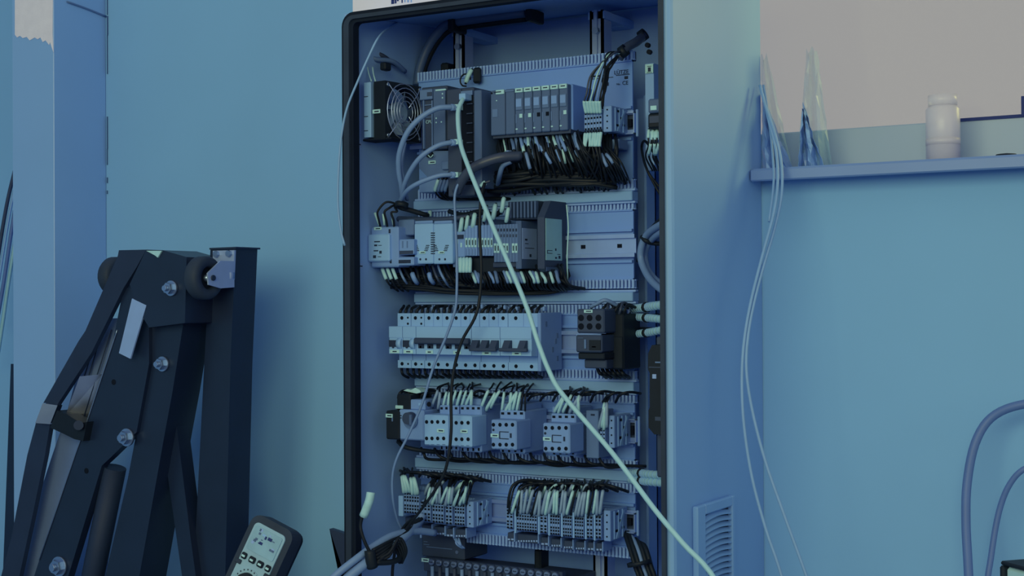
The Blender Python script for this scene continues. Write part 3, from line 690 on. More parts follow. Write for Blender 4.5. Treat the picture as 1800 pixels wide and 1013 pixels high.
for k, (a, b_) in enumerate(((728, 761), (761.5, 795))):
    Y = 1.876
    o = empty('interface_module', base(a, b_, 393, 464, Y, YP), '%s of two pale slotted modules right of the pale relay' % ('left', 'right')[k], 'module', 'pale slotted modules')
    body(MB(), a, b_, 393, 464, Y, YP - .012, .0015).build('housing', 'beige', o)
    body(MB(), a + 1, b_ - 1, 388, 393, Y + .01, YP - .012, .001).build('top_step', 'lightgrey', o)
    for q in range(10):
        y = 409 + q * 4; xx = (757.5, 760.6) if k == 0 else (761.8, 764.6)
        slab(MB(), xx[0], xx[1], y, y + 1.8, Y, .0006).build('vent_slot', 'ink', o)
    for q in range(4):
        y = 431 + q * 3
        slab(MB(), a + 1, a + 6 + q, y, y + 1.4, Y, .0006).build('vent_slot', 'ink', o); slab(MB(), b_ - 12 - q, b_ - 6 - q, y, y + 1.4, Y, .0006).build('vent_slot', 'ink', o)
    tagplate(o, a + 15, 444, 11, 5, Y)
    for x in (a + 11, a + 21): dot(MB(), x, 456, Y, .0018).build('screw', 'ink', o)
vs = empty('vent_strip', base(795, 800, 395, 462, 1.885, YP), 'narrow ribbed strip between the pale modules and the fuse terminals', 'strip')
body(MB(), 795.5, 801, 392, 470, 1.885, YP - .012, .001).build('housing', 'midgrey', vs)
for q in range(11): slab(MB(), 795.8, 800.5, 403 + q * 4.3, 405 + q * 4.3, 1.885, .0006).build('rib', 'ink', vs)
# fuse / slice terminals
Y = 1.884
hd = empty('bus_coupler', base(801, 817, 405, 455, Y, YP), 'pale coupler at the left of the slice terminals, white sleeves below it', 'module')
body(MB(), 801, 817, 407, 452, Y, YP - .012, .001).build('housing', 'lightgrey', hd)
for (x, y) in ((804, 425), (804, 435), (811, 431)): slab(MB(), x - 1.3, x + 1.3, y - 4, y + 4, Y, .0006).build('light_window', 'marker', hd)
slab(MB(), 803, 815, 413, 420, Y, .002).build('latch', 'ink', hd)
for k in range(9):
    a = 817.5 + k * 5.35 + (1.5 if k > 3 else 0); b_ = a + 5
    o = empty('slice_terminal', base(a, b_, 395, 450, Y, YP), nth(k, 9) + ' slice terminal with oval white tag in the left block', 'terminal', 'slice terminals with white tags, left block')
    body(MB(), a, b_, 397 - k * .2, 450, Y, YP - .012, .0006).build('housing', 'lightgrey', o)
    slab(MB(), a + .5, b_ - .5, 418.5, 435, Y, .0012, .0004).build('name_tag', 'marker', o)
    slab(MB(), a + 1.7, b_ - 1.7, 422, 431, Y - .0012, .0003).build('print', 'ink', o)
    slab(MB(), a + 2.1, b_ - 2.1, 437.5, 449, Y, .0006).build('groove', 'midgrey', o)
    body(MB(), a + .6, b_ - .6, 385, 397, Y + .012, YP - .012, .0006).build('top_clamp', 'midgrey', o)
for k in range(8):
    a = 868 + k * 5.3; b_ = a + 5
    o = empty('slice_terminal', base(a, b_, 392, 460, Y, YP), nth(k, 8) + ' of the darker slim slice terminals in the right block', 'terminal', 'slice terminals, right block')
    body(MB(), a, b_, 395 - k * .2, 461, Y, YP - .012, .0006).build('housing', 'midgrey', o)
    if k in (0, 3, 4, 6, 7) or k == 1:
        slab(MB(), a + .4, b_ - .2, 428, 445, Y, .0012, .0004).build('name_tag', 'marker', o); slab(MB(), a + 1.6, b_ - 1.6, 432, 441, Y - .0012, .0003).build('print', 'ink', o)
    slab(MB(), a + 1.4, b_ - 1.4, 402, 407, Y, .0006).build('clamp_opening', 'ink', o)
    slab(MB(), a + 1.4, b_ - 1.4, 412, 417, Y, .0006).build('clamp_opening', 'darkgrey', o)
mb = MB()
bb = empty('base_block', base(826, 912, 452, 478, 1.90, YP), 'black base block under the slice terminals', 'base')
body(MB(), 826, 912, 452, 480, 1.892, YP - .012, .002).build('housing', 'black', bb)
body(MB(), 866, 912, 461, 470, 1.888, 1.90, .001).build('step', 'darkgrey', bb)
def cheek(par, X, a, b_, c_, d_, th, name, m):
    p0 = PX(a, (c_ + d_) / 2, X); p1 = PX(b_, (c_ + d_) / 2, X); mx = (a + b_) / 2
    return MB().box(X - .0005, X + th, p0.y, p1.y, PX(mx, d_, X).z, PX(mx, c_, X).z).build(name, m, par)
gm = empty('interface_unit', base(906, 916, 388, 472, 1.885, YP), 'grey unit with a pale printed label on its side, left of the power supply', 'module')
body(MB(), 906, 916, 388, 473, 1.885, YP - .012, .0012).build('housing', 'plc', gm)
XU = P(916, 430, 1.885).x
cheek(gm, XU, 918, 943, 402, 456, .0008, 'printed_label', 'sticker')
for (a, b_, c_, d_) in ((922, 926, 420, 423), (922, 938, 436, 437), (930, 933, 447, 452), (922, 928, 428, 429)): cheek(gm, XU, a, b_, c_, d_, .0012, 'print', 'ink')
hs = empty('heat_sink', base(893, 945, 354, 386, 1.888, YP), 'row of dark cooling ribs above the grey labelled unit', 'heat sink')
body(MB(), 893, 945, 354, 386, 1.900, YP - .012, .001).build('housing', 'darkgrey', hs)
for k in range(8): body(MB(), 895 + k * 6.2, 898 + k * 6.2, 355 - k * .3, 384 - k * .2, 1.892, 1.902).build('rib', 'plc', hs)
ps = empty('power_supply', base(945, 957, 350, 482, 1.884, YP), 'dark power supply with a tall pale green label, right end of the second row', 'power supply')
x0, x1, z0, z1 = rect(945, 957, 352, 484, 1.884)
MB().poly([(x0, y, z) for y, z in ((1.884, z0 + .010), (1.884, z1 - .026), (1.905, z1), (YP - .012, z1), (YP - .012, z0), (1.90, z0))], (x1 - x0, 0, 0)).build('housing', 'darkgrey', ps)
XS = x1
cheek(ps, XS, 959, 987, 385, 458, .0008, 'printed_label', 'greenlabel')
for (a, b_, c_, d_) in ((961, 970, 440, 441), (961, 970, 445, 446), (961, 961.7, 440, 446), (975, 977, 437, 441), (975, 978, 452, 455), (981, 984, 450, 455), (979, 984, 447, 448)): cheek(ps, XS, a, b_, c_, d_, .0012, 'print', 'ink')
cheek(ps, XS, 960, 984, 470, 477, .0008, 'vent_row', 'plc')
wire([(996, 360, 1.92), (999, 400, 1.92), (997, 450, 1.92), (998, 495, 1.93)], .0012, 'marker', 'thin pale wire along the right side of the power supply')
# wires of second row
for k in range(3):
    x = 670 + k * 9; wire([(x + 2, 470, 1.885), (x + 4, 478, 1.875), (x + 14, 500, 1.88), (x + 30, 512, 1.92)], .0018, 'blackwire', nth(k, 3) + ' of the sleeved leads below the pale relay', 'leads below the pale relay', ((.12, .55),))
for k in range(9):
    x = 700 + k * 10; wire([(x, 466, 1.90), (x + 4, 478, 1.89), (x + 10 + jit(3), 492, 1.89), (x + 22, 505, 1.92), (x + 40, 510, 1.95)], .0022, random.choice(['blackwire', 'greycable', 'blackwire', 'darkwire', 'midgrey']), 'loose lead slanting down below the pale slotted modules', 'leads below the pale slotted modules', ((.3, .6),) if k in (2, 5) else (), sm='lightgrey')
for k in range(5):
    x = 805 + k * 5.4; wire([(x, 453, 1.888), (x, 462, 1.88), (x - .5, 476, 1.878), (x + 1, 490, 1.886), (x + 16, 503, 1.92)], .0017, 'blackwire', nth(k, 5) + ' of the fat sleeved leads below the pale bus coupler', 'leads below the bus coupler', ((.05, .55),), sr=2.0)
for k in range(30):
    x = 832 + k * 5.1
    wire([(x - 6, 474 + jit(3), 1.91), (x - 2, 480 + jit(2), 1.892), (x + 3 + jit(2), 492, 1.888), (x + 7 + jit(2), 505, 1.90), (x + 16, 512, 1.94)], .0017, 'blackwire', 'black lead with pale sleeve in the row below the slice terminals', 'leads below the slice terminals', ((.2, .62),) if random.random() < .72 else (), sr=1.6, sm=random.choice(['marker', 'greycable', 'lightgrey', 'midgrey', 'midgrey']))
for k in range(7):
    y = 488 + k * 4; wire([(688 + jit(4), y - 6, 1.90), (740, y + jit(4), 1.905), (800, y + 4 + jit(3), 1.91), (900, y + 6 + jit(2), 1.925), (992 - 3 * k, y + 2, 1.935), (998, y - 14, 1.945)], .0024, 'blackwire', 'black cable in the bundle running under the second row', 'bundle under the second row', name='cable', cat='cable')
for k, (x, y) in enumerate(((810, 396), (820, 392), (832, 388), (852, 376), (868, 372), (883, 360), (891, 378))):
    wire([(x + 4, y - 14, 1.895), (x + 2, y - 8, 1.885), (x, y + 6, 1.884), (x - 2, y + 16, 1.892)], .0018, 'blackwire', nth(k, 7) + ' of the fat sleeved leads above the slice terminals', 'leads above the slice terminals', ((.2, .85),), sr=2.0)
wire([(790, 372, 1.93), (815, 378, 1.91), (845, 372, 1.905), (870, 378, 1.905), (885, 366, 1.92)], .004, 'black', 'black cable winding above the slice terminals', name='cable', cat='cable')
for (x, w) in ((833, 'left'), (812, 'far left')):
    tag(body(MB(), x - 5, x + 5, 383, 398, 1.886, 1.92, .002).build('jumper', 'black'), 'small black jumper at the %s above the slice terminals' % w, 'jumper')
for k in range(46):                          # dark wires behind the second row's leads
    x = 690 + k * 6.6 + jit(3); bulk([(x, 464 + jit(3), 1.935), (x + 6 + jit(5), 482 + jit(4), 1.91 + jit(.006)), (x + 16 + jit(8), 500 + jit(4), 1.915 + jit(.006)), (x + 40, 508, 1.945)], .0027)
# right hand cables in the cabinet
wire([(1180, 387, 1.87), (1160, 396, 1.90), (1138, 412, 1.94), (1127, 436, 1.95), (1128, 462, 1.95), (1142, 490, 1.92), (1164, 510, 1.88), (1182, 516, 1.86)], .0055, 'greycable', 'outer thick grey cable looping beside the right flange', name='cable', cat='cable', n=8)
wire([(1184, 402, 1.87), (1164, 408, 1.90), (1144, 424, 1.95), (1134, 448, 1.97), (1140, 476, 1.96), (1160, 498, 1.92), (1180, 504, 1.88)], .0048, 'greycable', 'inner grey cable looping beside the right flange', name='cable', cat='cable', n=8)
wire([(1168, 380, 1.93), (1150, 396, 1.95), (1130, 420, 1.97), (1122, 460, 1.99)], .003, 'black', 'black cable behind the looping grey cables at the right', name='cable', cat='cable')
wire([(1128, 416, 1.945), (1136, 424, 1.94), (1150, 428, 1.95), (1166, 428, 1.95)], .0035, 'black', 'black tie around the looping grey cables at the right', name='cable_tie', cat='tie')
def sleeve(pts, r, label, group, tie_at):
    o = wire(pts, r, 'whitecable', label, group, name='braided_cable', cat='cable', n=10)
    q = [P(*p) for p in pts]; sp = spline(q, 6)
    for i in range(0, len(sp) - 1, 1):
        d = (sp[i + 1] - sp[i]).normalized(); MB().lathe(sp[i], d, [(-.0007, r * .96), (-.0007, r * 1.09), (.0007, r * 1.09), (.0007, r * .96)], 10).build('braid_ring', 'beige', o)
    i = int(tie_at * (len(sp) - 1)); d = (sp[i + 1] - sp[i]).normalized()
    MB().lathe(sp[i], d, [(-.003, r * .9), (-.003, r * 1.3), (.003, r * 1.3), (.003, r * .9)], 10).build('tie', 'black', o)
for k, (y0, y1, y2) in enumerate(((543, 538, 534), (557, 560, 564), (588, 583, 576))):
    sleeve([(1112, y0, 1.95), (1134, (y0 + y1) / 2, 1.93), (1150, y1, 1.91), (1186, y2, 1.87)], .0056 if k else .0062, '%s of three white braided cables entering beside the black contactor' % ('upper', 'middle', 'lower')[k], 'white braided cables', .42)
for k, y in enumerate((835, 848)):
    sleeve([(1106, y - 5, 1.96), (1126, y - 3, 1.94), (1140, y - 1, 1.92), (1186, y + 3, 1.87)], .006, '%s of two white braided cables entering below the contactors' % ('upper', 'lower')[k], 'white braided cables', .40)
for k in range(2):
    wire([(1108, 552 + 26 * k, 1.96), (1140, 556 + 24 * k, 1.95), (1180, 556 + 24 * k, 1.9)], .004, 'black', 'black cable between the white braided cables', 'black cables between braided ones', name='cable', cat='cable')
# black lock unit at the right flange
lk = empty('rod_latch', base(1140, 1166, 600, 764, 1.835, 1.86), 'long black latch unit on the inner right edge below the braided cables', 'latch')
mb = MB(); mb.poly([P(x, y, 1.835) for x, y in ((1146, 607), (1178, 607), (1178, 764), (1150, 764), (1140, 752), (1140, 722), (1142, 716), (1142, 656), (1139, 650), (1139, 622))], (0, .05, 0)); mb.build('housing', 'black', lk)
body(MB(), 1153, 1172, 592, 608, 1.85, 1.87, .002).build('top_lug', 'darkgrey', lk)
slab(MB(), 1152, 1168, 636, 638.5, 1.835, .001).build('slot', 'midgrey', lk)
slab(MB(), 1147, 1154, 658, 666, 1.835, .0012, .0004).build('key', 'sticker', lk)
slab(MB(), 1152, 1166, 733, 740, 1.835, .0012).build('latch_catch', 'darkgrey', lk)
slab(MB(), 1141, 1168, 645, 647, 1.835, .0008).build('groove', 'darkgrey', lk)
body(MB(), 1154, 1176, 764, 840, 1.86, 1.88, .002).build('rod', 'darkgrey', lk)
# door switch and leads at the upper right
ds = empty('door_switch', base(1138, 1164, 172, 226, 1.85, 1.88), 'dark door switch with a white contact at the upper right inside the frame', 'switch')
body(MB(), 1139, 1166, 173, 198, 1.85, 1.89, .002).build('housing', 'plc', ds)
slab(MB(), 1144, 1155, 186, 194, 1.85, .002, .0005).build('contact', 'marker', ds)
body(MB(), 1138, 1166, 198, 226, 1.852, 1.89, .003).build('lower_housing', 'black', ds)
slab(MB(), 1142, 1160, 204, 216, 1.852, .001).build('dark_plate', 'darkgrey', ds)
for k in range(7):
    x = 1141 + k * 3.6
    wire([(x, 226, 1.865), (x + jit(2), 240, 1.86), (x - 1, 256, 1.862), (x - 4 + jit(4), 276, 1.88), (x + 6, 300, 1.91)], .0014, 'blackwire', 'dark lead with white sleeve hanging below the door switch', 'leads below the door switch', ((.1, .35), (.45, .7)) if k % 2 else ((.05, .3),))
for k in range(2):
    wire([(1150, 270, 1.88), (1134, 248, 1.92), (1128, 262, 1.95), (1138, 300, 1.97), (1160, 330 + 12 * k, 1.97)], .002, 'blackwire', 'dark lead curving away under the door switch', 'curved leads under the door switch')
st = empty('door_label', base(1134, 1148, 113, 128, 1.98, 1.99), 'small white printed sign in the upper right corner of the cabinet', 'sign')
slab(MB(), 1134.5, 1148.5, 113, 129, 1.98, .001).build('plate', 'marker', st)
for (a, b_, c_, d_) in ((1138, 1145, 116, 117), (1139, 1144, 118.5, 126), (1137, 1146, 127, 127.8)): slab(MB(), a, b_, c_, d_, 1.979, .0004).build('print', 'ink', st)
MB().box(P(1134, 100, 1.982).x, P(1149, 100, 1.982).x, 1.982, 2.0, P(1140, 300, 1.982).z, P(1140, 112, 1.982).z).build('plate_bracket', 'inner', st)
for k, (x, y) in enumerate(((1140, 80), (1143, 92))):
    tag(dot(MB(), x, y, 2.06, .004, .006).build('wall_screw', 'black'), 'dark screw near the upper right corner of the cabinet', 'screw', 'screws at the upper right corner')

# ================================================================== third row: circuit breakers
def breaker(a, b_, top, bot, label, poles, style, group='circuit breakers'):
    Y0 = 1.892; Y1 = 1.868                    # outer faces, raised middle
    o = empty('circuit_breaker', base(a, b_, top, bot, Y0, YP), label, 'breaker', group)
    x0, x1, z0, z1 = rect(a, b_, top, bot, Y0); h = z1 - z0
    zm1 = z1 - .235 * h; zm0 = z0 + .27 * h
    prof = [(Y0, z1), (Y0, zm1), (Y1, zm1), (Y1, zm1 - .2 * h), (Y1 + .001, zm1 - .2 * h), (Y1 + .001, zm0 + .09 * h), (Y1, zm0 + .09 * h), (Y1, zm0), (Y0 + .004, zm0 - .02 * h), (Y0 + .004, z0 + .14 * h), (Y0, z0 + .14 * h), (Y0, z0), (YP - .012, z0), (YP - .012, z1)]
    MB().poly([(x0 + .0002, y, z) for y, z in prof], (x1 - x0 - .0004, 0, 0)).build('housing', 'beige', o)
    n = poles; pw = (x1 - x0) / n
    for k in range(n):
        cx = x0 + pw * (k + (.33 if style == 'aux' else .5))
        for zz_, rr in ((z1 - .085 * h, .0030), (z0 + .075 * h, .0030)): MB().cyl((cx, Y0 + .001, zz_), (cx, Y0 - .0006, zz_), rr, n=10).build('screw', 'hole', o)
        if style == 'aux':
            cx2 = x0 + pw * .78
            for zz_, rr in ((z1 - .08 * h, .0017), (z1 - .19 * h, .0019), (z0 + .075 * h, .0017)): MB().cyl((cx2, Y0 + .001, zz_), (cx2, Y0 - .0006, zz_), rr, n=8).build('screw', 'hole', o)
        if k < n - 1: MB().box(x0 + pw * (k + 1) - .0003, x0 + pw * (k + 1) + .0003, Y0 - .0004, Y0 + .001, zm1, z1).build('pole_joint', 'lightgrey', o)
    zc = zm1 - .30 * h
    if style == 'aux':
        MB().box(x0, x0 + pw * .55, Y1 - .0004, Y1 + .002, zc - .07 * h, zc + .05 * h).build('toggle_window', 'ink', o)
        MB().cyl((x0 + pw * .62, Y1 + .004, zc - .01 * h), (x0 + pw * .95, Y1 + .004, zc - .01 * h), .009, n=16).build('toggle', 'beige', o)
        MB().box(x0 + pw * .1, x0 + pw * .8, Y1 - .0012, Y1 + .001, zm0 + .01 * h, zm0 + .07 * h).build('name_tag', 'marker', o)
        MB().box(x0 + pw * .3, x0 + pw * .6, Y1 - .0016, Y1 - .001, zm0 + .03 * h, zm0 + .05 * h).build('print', 'ink', o)
        MB().cyl((x0 + pw * .3, Y1 + .001, zm0 + .12 * h), (x0 + pw * .3, Y1 - .0005, zm0 + .12 * h), .0019, n=8).build('test_button', 'ink', o)
    elif style == 'bar':
        MB().box(x0 + .001, x1 - .001, Y1 - .010, Y1 + .001, zc - .01 * h, zc + .10 * h, .002).build('toggle_bar', 'darkgrey', o)
        for k in range(n):
            MB().box(x0 + pw * (k + .25), x0 + pw * (k + .85), Y1 - .0006, Y1 + .001, zc - .09 * h, zc - .01 * h).build('toggle_window', 'ink', o)
            if k in (0, 1, 3, 5): MB().cyl((x0 + pw * (k + .5), Y1 + .001, zm0 + .13 * h), (x0 + pw * (k + .5), Y1 - .0006, zm0 + .13 * h), .002, n=8).build('indicator', 'ink', o)
        for f in (.25, .75):
            MB().box(x0 + (x1 - x0) * f - .007, x0 + (x1 - x0) * f + .007, Y1 - .0012, Y1 + .001, zm0 + .01 * h, zm0 + .07 * h).build('name_tag', 'marker', o)
            MB().box(x0 + (x1 - x0) * f - .003, x0 + (x1 - x0) * f + .003, Y1 - .0016, Y1 - .001, zm0 + .03 * h, zm0 + .05 * h).build('print', 'ink', o)
    else:
        for k in range(n):
            cx = x0 + pw * (k + .55)
            MB().poly([(cx - .0058, y, z) for y, z in ((Y1, zc + .07 * h), (Y1 - .004, zc + .07 * h), (Y1 - .013, zc - .08 * h), (Y1 - .010, zc - .11 * h), (Y1, zc - .08 * h))], (.0116, 0, 0)).build('toggle', 'darkgrey', o)
        MB().box(x0 + pw * .15, x1 - pw * .05, Y1 - .013, Y1 - .007, zc - .12 * h, zc - .06 * h, .001).build('toggle_link', 'darkgrey', o)
        cx = (x0 + x1) / 2
        MB().box(cx - .006, cx + .010, Y1 - .0012, Y1 + .001, zm0 + .01 * h, zm0 + .07 * h).build('name_tag', 'marker', o)
        MB().box(cx - .001, cx + .006, Y1 - .0016, Y1 - .001, zm0 + .03 * h, zm0 + .05 * h).build('print', 'ink', o)
    return o
breaker(699, 722.5, 551, 647, 'leftmost single pole circuit breaker of the pale row', 1, 'aux')
breaker(723, 746, 551, 647.5, 'second single pole circuit breaker from the left in the pale row', 1, 'aux')
breaker(746.5, 843, 551, 649, 'wide six pole breaker with one long dark toggle bar', 6, 'bar')
breaker(843.5, 893, 551, 651, 'three pole breaker with three dark toggles down, right of the long toggle bar', 3, 'tog')
breaker(893.5, 948, 551, 652, 'rightmost circuit breaker of the row, two dark toggles down', 2, 'tog')
x1 = P(948, 600, 1.892).x
rcx = empty('auxiliary_switch', (x1 + .004, YP, P(950, 655, 1.9).z), 'slim pale auxiliary switch on the right cheek of the last breaker', 'switch')
MB().box(x1 + .0002, x1 + .006, 1.886, YP - .012, P(950, 653, 1.892).z, P(950, 550, 1.892).z, .001).build('housing', 'lightgrey', rcx)
for (y, zpx) in ((1.90, 570), (1.935, 590), (1.93, 600), (1.92, 615), (1.935, 630)):
    z = P(955, zpx, y).z; MB().box(x1 + .006, x1 + .0065, y, y + .006, z - .004, z + .004).build('print', 'midgrey', rcx)
for k in range(26):                          # wires into the breaker tops and bottoms
    x = 703 + k * 9.6
    bulk([(x, 556, 1.91), (x + 1, 547, 1.905), (x + 4 + jit(5), 541 + jit(2), 1.915), (x + 10 + jit(6), 538, 1.94)], .0026)
for k in range(24):
    x = 706 + k * 10.2
    bulk([(x, 646, 1.915), (x + 1, 656, 1.91), (x + 6 + jit(4), 661, 1.925), (x + 12, 664, 1.95)], .0024)
for k, (x, y) in enumerate(((846, 539), (886, 541), (907, 543), (955, 543))):
    tag(body(MB(), x - 2, x + 2, y - 4, y + 4, 1.905, 1.915, .001).build('ferrule', 'lightgrey'), 'pale ferrule among the wires above the circuit breakers', 'ferrule', 'ferrules above the circuit breakers')
# black contactor
Y = 1.858
ct = empty('motor_contactor', base(1014, 1064, 543, 650, Y, YP), 'large black contactor with six screw holes, at the right of the breaker row', 'contactor')
body(MB(), 1014, 1062, 543.5, 586, Y, YP - .03, .002).build('head', 'darkgrey', ct)
holes(ct, [(x, y) for y in (559, 574) for x in (1021.5, 1036.5, 1052)], Y, .0048, 'screw_hole')
tagplate(ct, 1034.5, 547.5, 15, 5.5, Y)
body(MB(), 1012, 1058, 589, 620, Y - .004, YP - .03, .002).build('relay', 'darkgrey', ct)
slab(MB(), 1014, 1057, 587.5, 590.5, Y, .0015).build('bright_edge', 'lightgrey', ct)
slab(MB(), 1028, 1031, 597, 613, Y - .004, .002).build('lever', 'midgrey', ct)
for (a, b_, c_, d_) in ((1041, 1048, 609, 611), (1016, 1026, 594, 595), (1036, 1056, 598, 616)): slab(MB(), a, b_, c_, d_, Y - .004, .0012).build('dial_plate', 'plc' if c_ != 598 else 'black', ct)
body(MB(), 1016, 1062, 620, 632, Y + .002, YP - .03, .0015).build('terminal_shelf', 'black', ct)
body(MB(), 1027, 1066, 632, 648, Y + .012, YP - .02, .0015).build('foot', 'darkgrey', ct)
body(MB(), 1064, 1096, 552, 650, 1.895, YP - .012, .002).build('coil_block', 'black', ct)
mb = MB(); body(mb, 1066, 1094, 592, 648, 1.893, 1.897, .001); mb.build('cover_plate', 'black', ct)
for k in range(6):
    x = 1056 + k * 8; wire([(x, 556 - k * .3, 1.90), (x + 3, 544, 1.895), (x + 12 + jit(5), 534 + jit(3), 1.91), (x + 24, 542, 1.94)], .0022, random.choice(['greycable', 'darkwire', 'blackwire']), 'grey wire arching out of the top of the black contactor', 'wires above the black contactor')
wire([(1038, 540, 1.89), (1050, 534, 1.885), (1064, 528, 1.885), (1082, 536, 1.90), (1098, 546, 1.92)], .003, 'greycable', 'bent grey cable over the duct lid above the black contactor', name='cable', cat='cable')
for k in range(6):
    x = 1050 + k * 8; bulk([(x, 648, 1.92), (x + 4, 656, 1.91), (x + 10, 660 + jit(3), 1.92), (x + 16, 664, 1.95)], .003)

# ================================================================== fourth row: contactors
Y = 1.862
ms = empty('motor_switch', base(678, 745, 692, 775, Y, YP), 'motor protection switch with round grey dial, left end of the contactor row', 'switch')
body(MB(), 678, 701, 722.5, 773, Y - .004, YP - .03, .002).build('side_block', 'black', ms)
tagplate(ms, 684.5, 731, 12, 6.5, Y - .004)
slab(MB(), 689, 691, 734, 741, Y - .004, .001).build('print', 'midgrey', ms)
body(MB(), 697, 721, 693, 722, Y + .01, YP - .03, .002).build('upper_block', 'black', ms)
slab(MB(), 696, 709, 713, 718.5, Y + .01, .0015).build('name_tag', 'marker', ms)
body(MB(), 701, 745, 721, 774, Y, YP - .02, .002).build('housing', 'lightgrey', ms)
body(MB(), 721, 747, 703, 721, Y + .012, YP - .02, .0015).build('top_terminal', 'lightgrey', ms)
for (a, b_) in ((736, 743),): slab(MB(), a, b_, 709, 713, Y + .012, .001).build('slot', 'beige', ms)
mb = MB(); dot(mb, 723, 739, Y, .0135, .004, 20); mb.build('dial_ring', 'midgrey', ms)
mb = MB(); dot(mb, 723, 735, Y - .004, .0095, .012, 18); mb.build('dial', 'darkgrey', ms)
mb = MB(); slab(mb, 721, 725, 729, 748, Y - .014, .004, .001); mb.build('dial_grip', 'plc', ms)
holes(ms, [(754, 711)], Y + .012, .004)
for y in (731, 735): slab(MB(), 704, 706, y - 1, y + 1, Y, .0006).build('print', 'ink', ms)
tag(MB().poly([P(x, y, 1.885) for x, y in ((709, 687), (716, 684), (722, 686), (730, 682), (738, 686), (740, 690), (732, 692), (722, 690))], (0, .02, 0)).build('crumpled_foil', 'marker'), 'crumpled pale sleeve end lying above the motor switch', 'sleeve')
for k in range(6): bulk([(700 + k * 8, 700, 1.90), (704 + k * 8, 692 + jit(3), 1.895), (712 + k * 9, 688 + jit(3), 1.92), (724 + k * 9, 690, 1.95)], .0028)
def contactor(a, b_, t, bt, label, Y, cols, rowsy, body_px, brackets=False, tagat=None, m='beige'):
    o = empty('contactor', base(a, b_, t, bt, Y, YP), label, 'contactor', 'pale contactors')
    body(MB(), a, b_, t, bt, Y, Y + .045, .0018).build('auxiliary_block', m, o)
    holes(o, [(x, y) for y in rowsy for x in cols], Y, .0030)
    body(MB(), body_px[0], body_px[1], body_px[2], body_px[3], Y + .03, YP - .012, .002).build('housing', 'lightgrey', o)
    body(MB(), body_px[0] + 2, body_px[1] - 1, body_px[2] - 12, body_px[2], Y + .045, YP - .012, .0015).build('upper_terminal', 'lightgrey', o)
    n = 4; w = (body_px[1] - body_px[0]) / n
    for k in range(n):
        slab(MB(), body_px[0] + w * (k + .3), body_px[0] + w * (k + .75), body_px[2] + 3, body_px[2] + 7, Y + .03, .0008).build('clamp_opening', 'hole', o)
        slab(MB(), body_px[0] + w * (k + .4), body_px[0] + w * (k + .7), body_px[3] - 7, body_px[3] - 2, Y + .03, .0008).build('clamp_opening', 'hole', o)
    if tagat: tagplate(o, tagat[0], tagat[1], tagat[2], 6.5, Y)
    if brackets:
        mx = (a + b_) / 2; my = (t + bt) / 2
        for y in (my - 5.5, my + 6.5): slab(MB(), mx - 7, mx + 9, y - .7, y + .7, Y, .0008).build('bracket_line', 'ink', o)
        slab(MB(), mx - 7.4, mx - 6, my - 5.5, my + 6.5, Y, .0008).build('bracket_line', 'ink', o)
        slab(MB(), b_ - 11, b_ - 8, my - 3, my + 5, Y, .0008).build('slider', 'ink', o)
        dot(MB(), a + 4.5, my - 9, Y, .002).build('indicator', 'ink', o)
    for q in range(4): slab(MB(), a + 3 + q * (b_ - a) / 4.3, a + 8 + q * (b_ - a) / 4.3, bt - 3, bt - 1.5, Y, .0003).build('print', 'midgrey', o)
    return o
contactor(745, 787.5, 730, 784, 'first pale contactor from the left, beside the rotary motor switch', 1.850, (750, 759.5, 769.5, 780), (742, 771), (772, 806, 713, 792), tagat=(775, 757.5, 13))
contactor(788.5, 829, 731, 786, 'second pale contactor from the left, joined to the first', 1.850, (802, 812, 823), (743.5, 772.5), (808, 846, 713, 795), tagat=(816, 758.5, 13))
contactor(863, 907.5, 739, 791, 'third pale contactor from the left, with a bracket mark on its face', 1.852, (867.5, 879, 890, 901), (747, 782), (878, 922, 722, 797), True, (870, 766, 14), 'lightgrey')
contactor(954, 1001.5, 745, 797, 'rightmost pale contactor, crossed by the white cable above it', 1.852, (959.5, 971, 983, 995), (752.5, 789), (968, 1012, 728, 801), True, (962, 772, 14), 'lightgrey')
x1 = P(846, 760, 1.88).x
def cover(a, b_, t, bt, Y, label): 
    o = empty('side_cover', base(a, b_, t, bt, Y, YP), label, 'cover'); body(MB(), a, b_, t, bt, Y, YP - .014, .001).build('housing', 'midgrey', o)
    slab(MB(), a + (b_ - a) * .4, a + (b_ - a) * .7, t + 6, t + 9, Y, .0008).build('slot', 'ink', o); return o
cover(1030, 1052, 722, 806, 1.90, 'plain grey block to the right of the rightmost contactor')
for k in range(2):
    terminal(1054.5 + k * 5, 1059 + k * 5, 754, 782, 1.898, 'narrow terminal block right of the contactors', 'terminal blocks beside the contactors')
end_bracket(1070, 1080, 731, 788, 1.898, 'grey end bracket at the right of the contactor row')
def fanwires(n, xs, y0, y1, lean, label, group_, Y=1.89, p=.75, r=.0016, sr=1.6, ms=('marker', 'marker', 'greysleeve'), ytop=None, rise=18, wm=('blackwire',)):
    base_label = label; group = group_
    for k in range(n):
        if n <= 9: label = nth(k, n) + ' of the ' + base_label
        x = xs[0] + (xs[1] - xs[0]) * (k + .5) / n + jit(1.2); dy = jit(3)
        ax = x + lean * random.uniform(.1, 1.7)
        wire([(x, y1 + 3 + dy, Y + .012), (x + lean * .12, y1 - 4 + dy, Y), (ax, y0 + dy, Y - .002), (ax + lean * .6 + jit(4), y0 - rise * .6, Y + .02), (ax + lean * 1.3 + jit(8), y0 - rise + jit(3), YP - .012)], r, random.choice(wm), label, group, ((.12, .55),) if random.random() < p else (), sr=sr, sm=random.choice(ms))
fanwires(9, (757, 832), 692, 716, 6, 'sleeved wires fanning up from the first two contactors', 'sleeved wires above the first two contactors', 1.885)
fanwires(3, (842, 868), 692, 718, 12, 'slanting sleeved wires between the second and third contactors', 'sleeved wires between the contactors', 1.885)
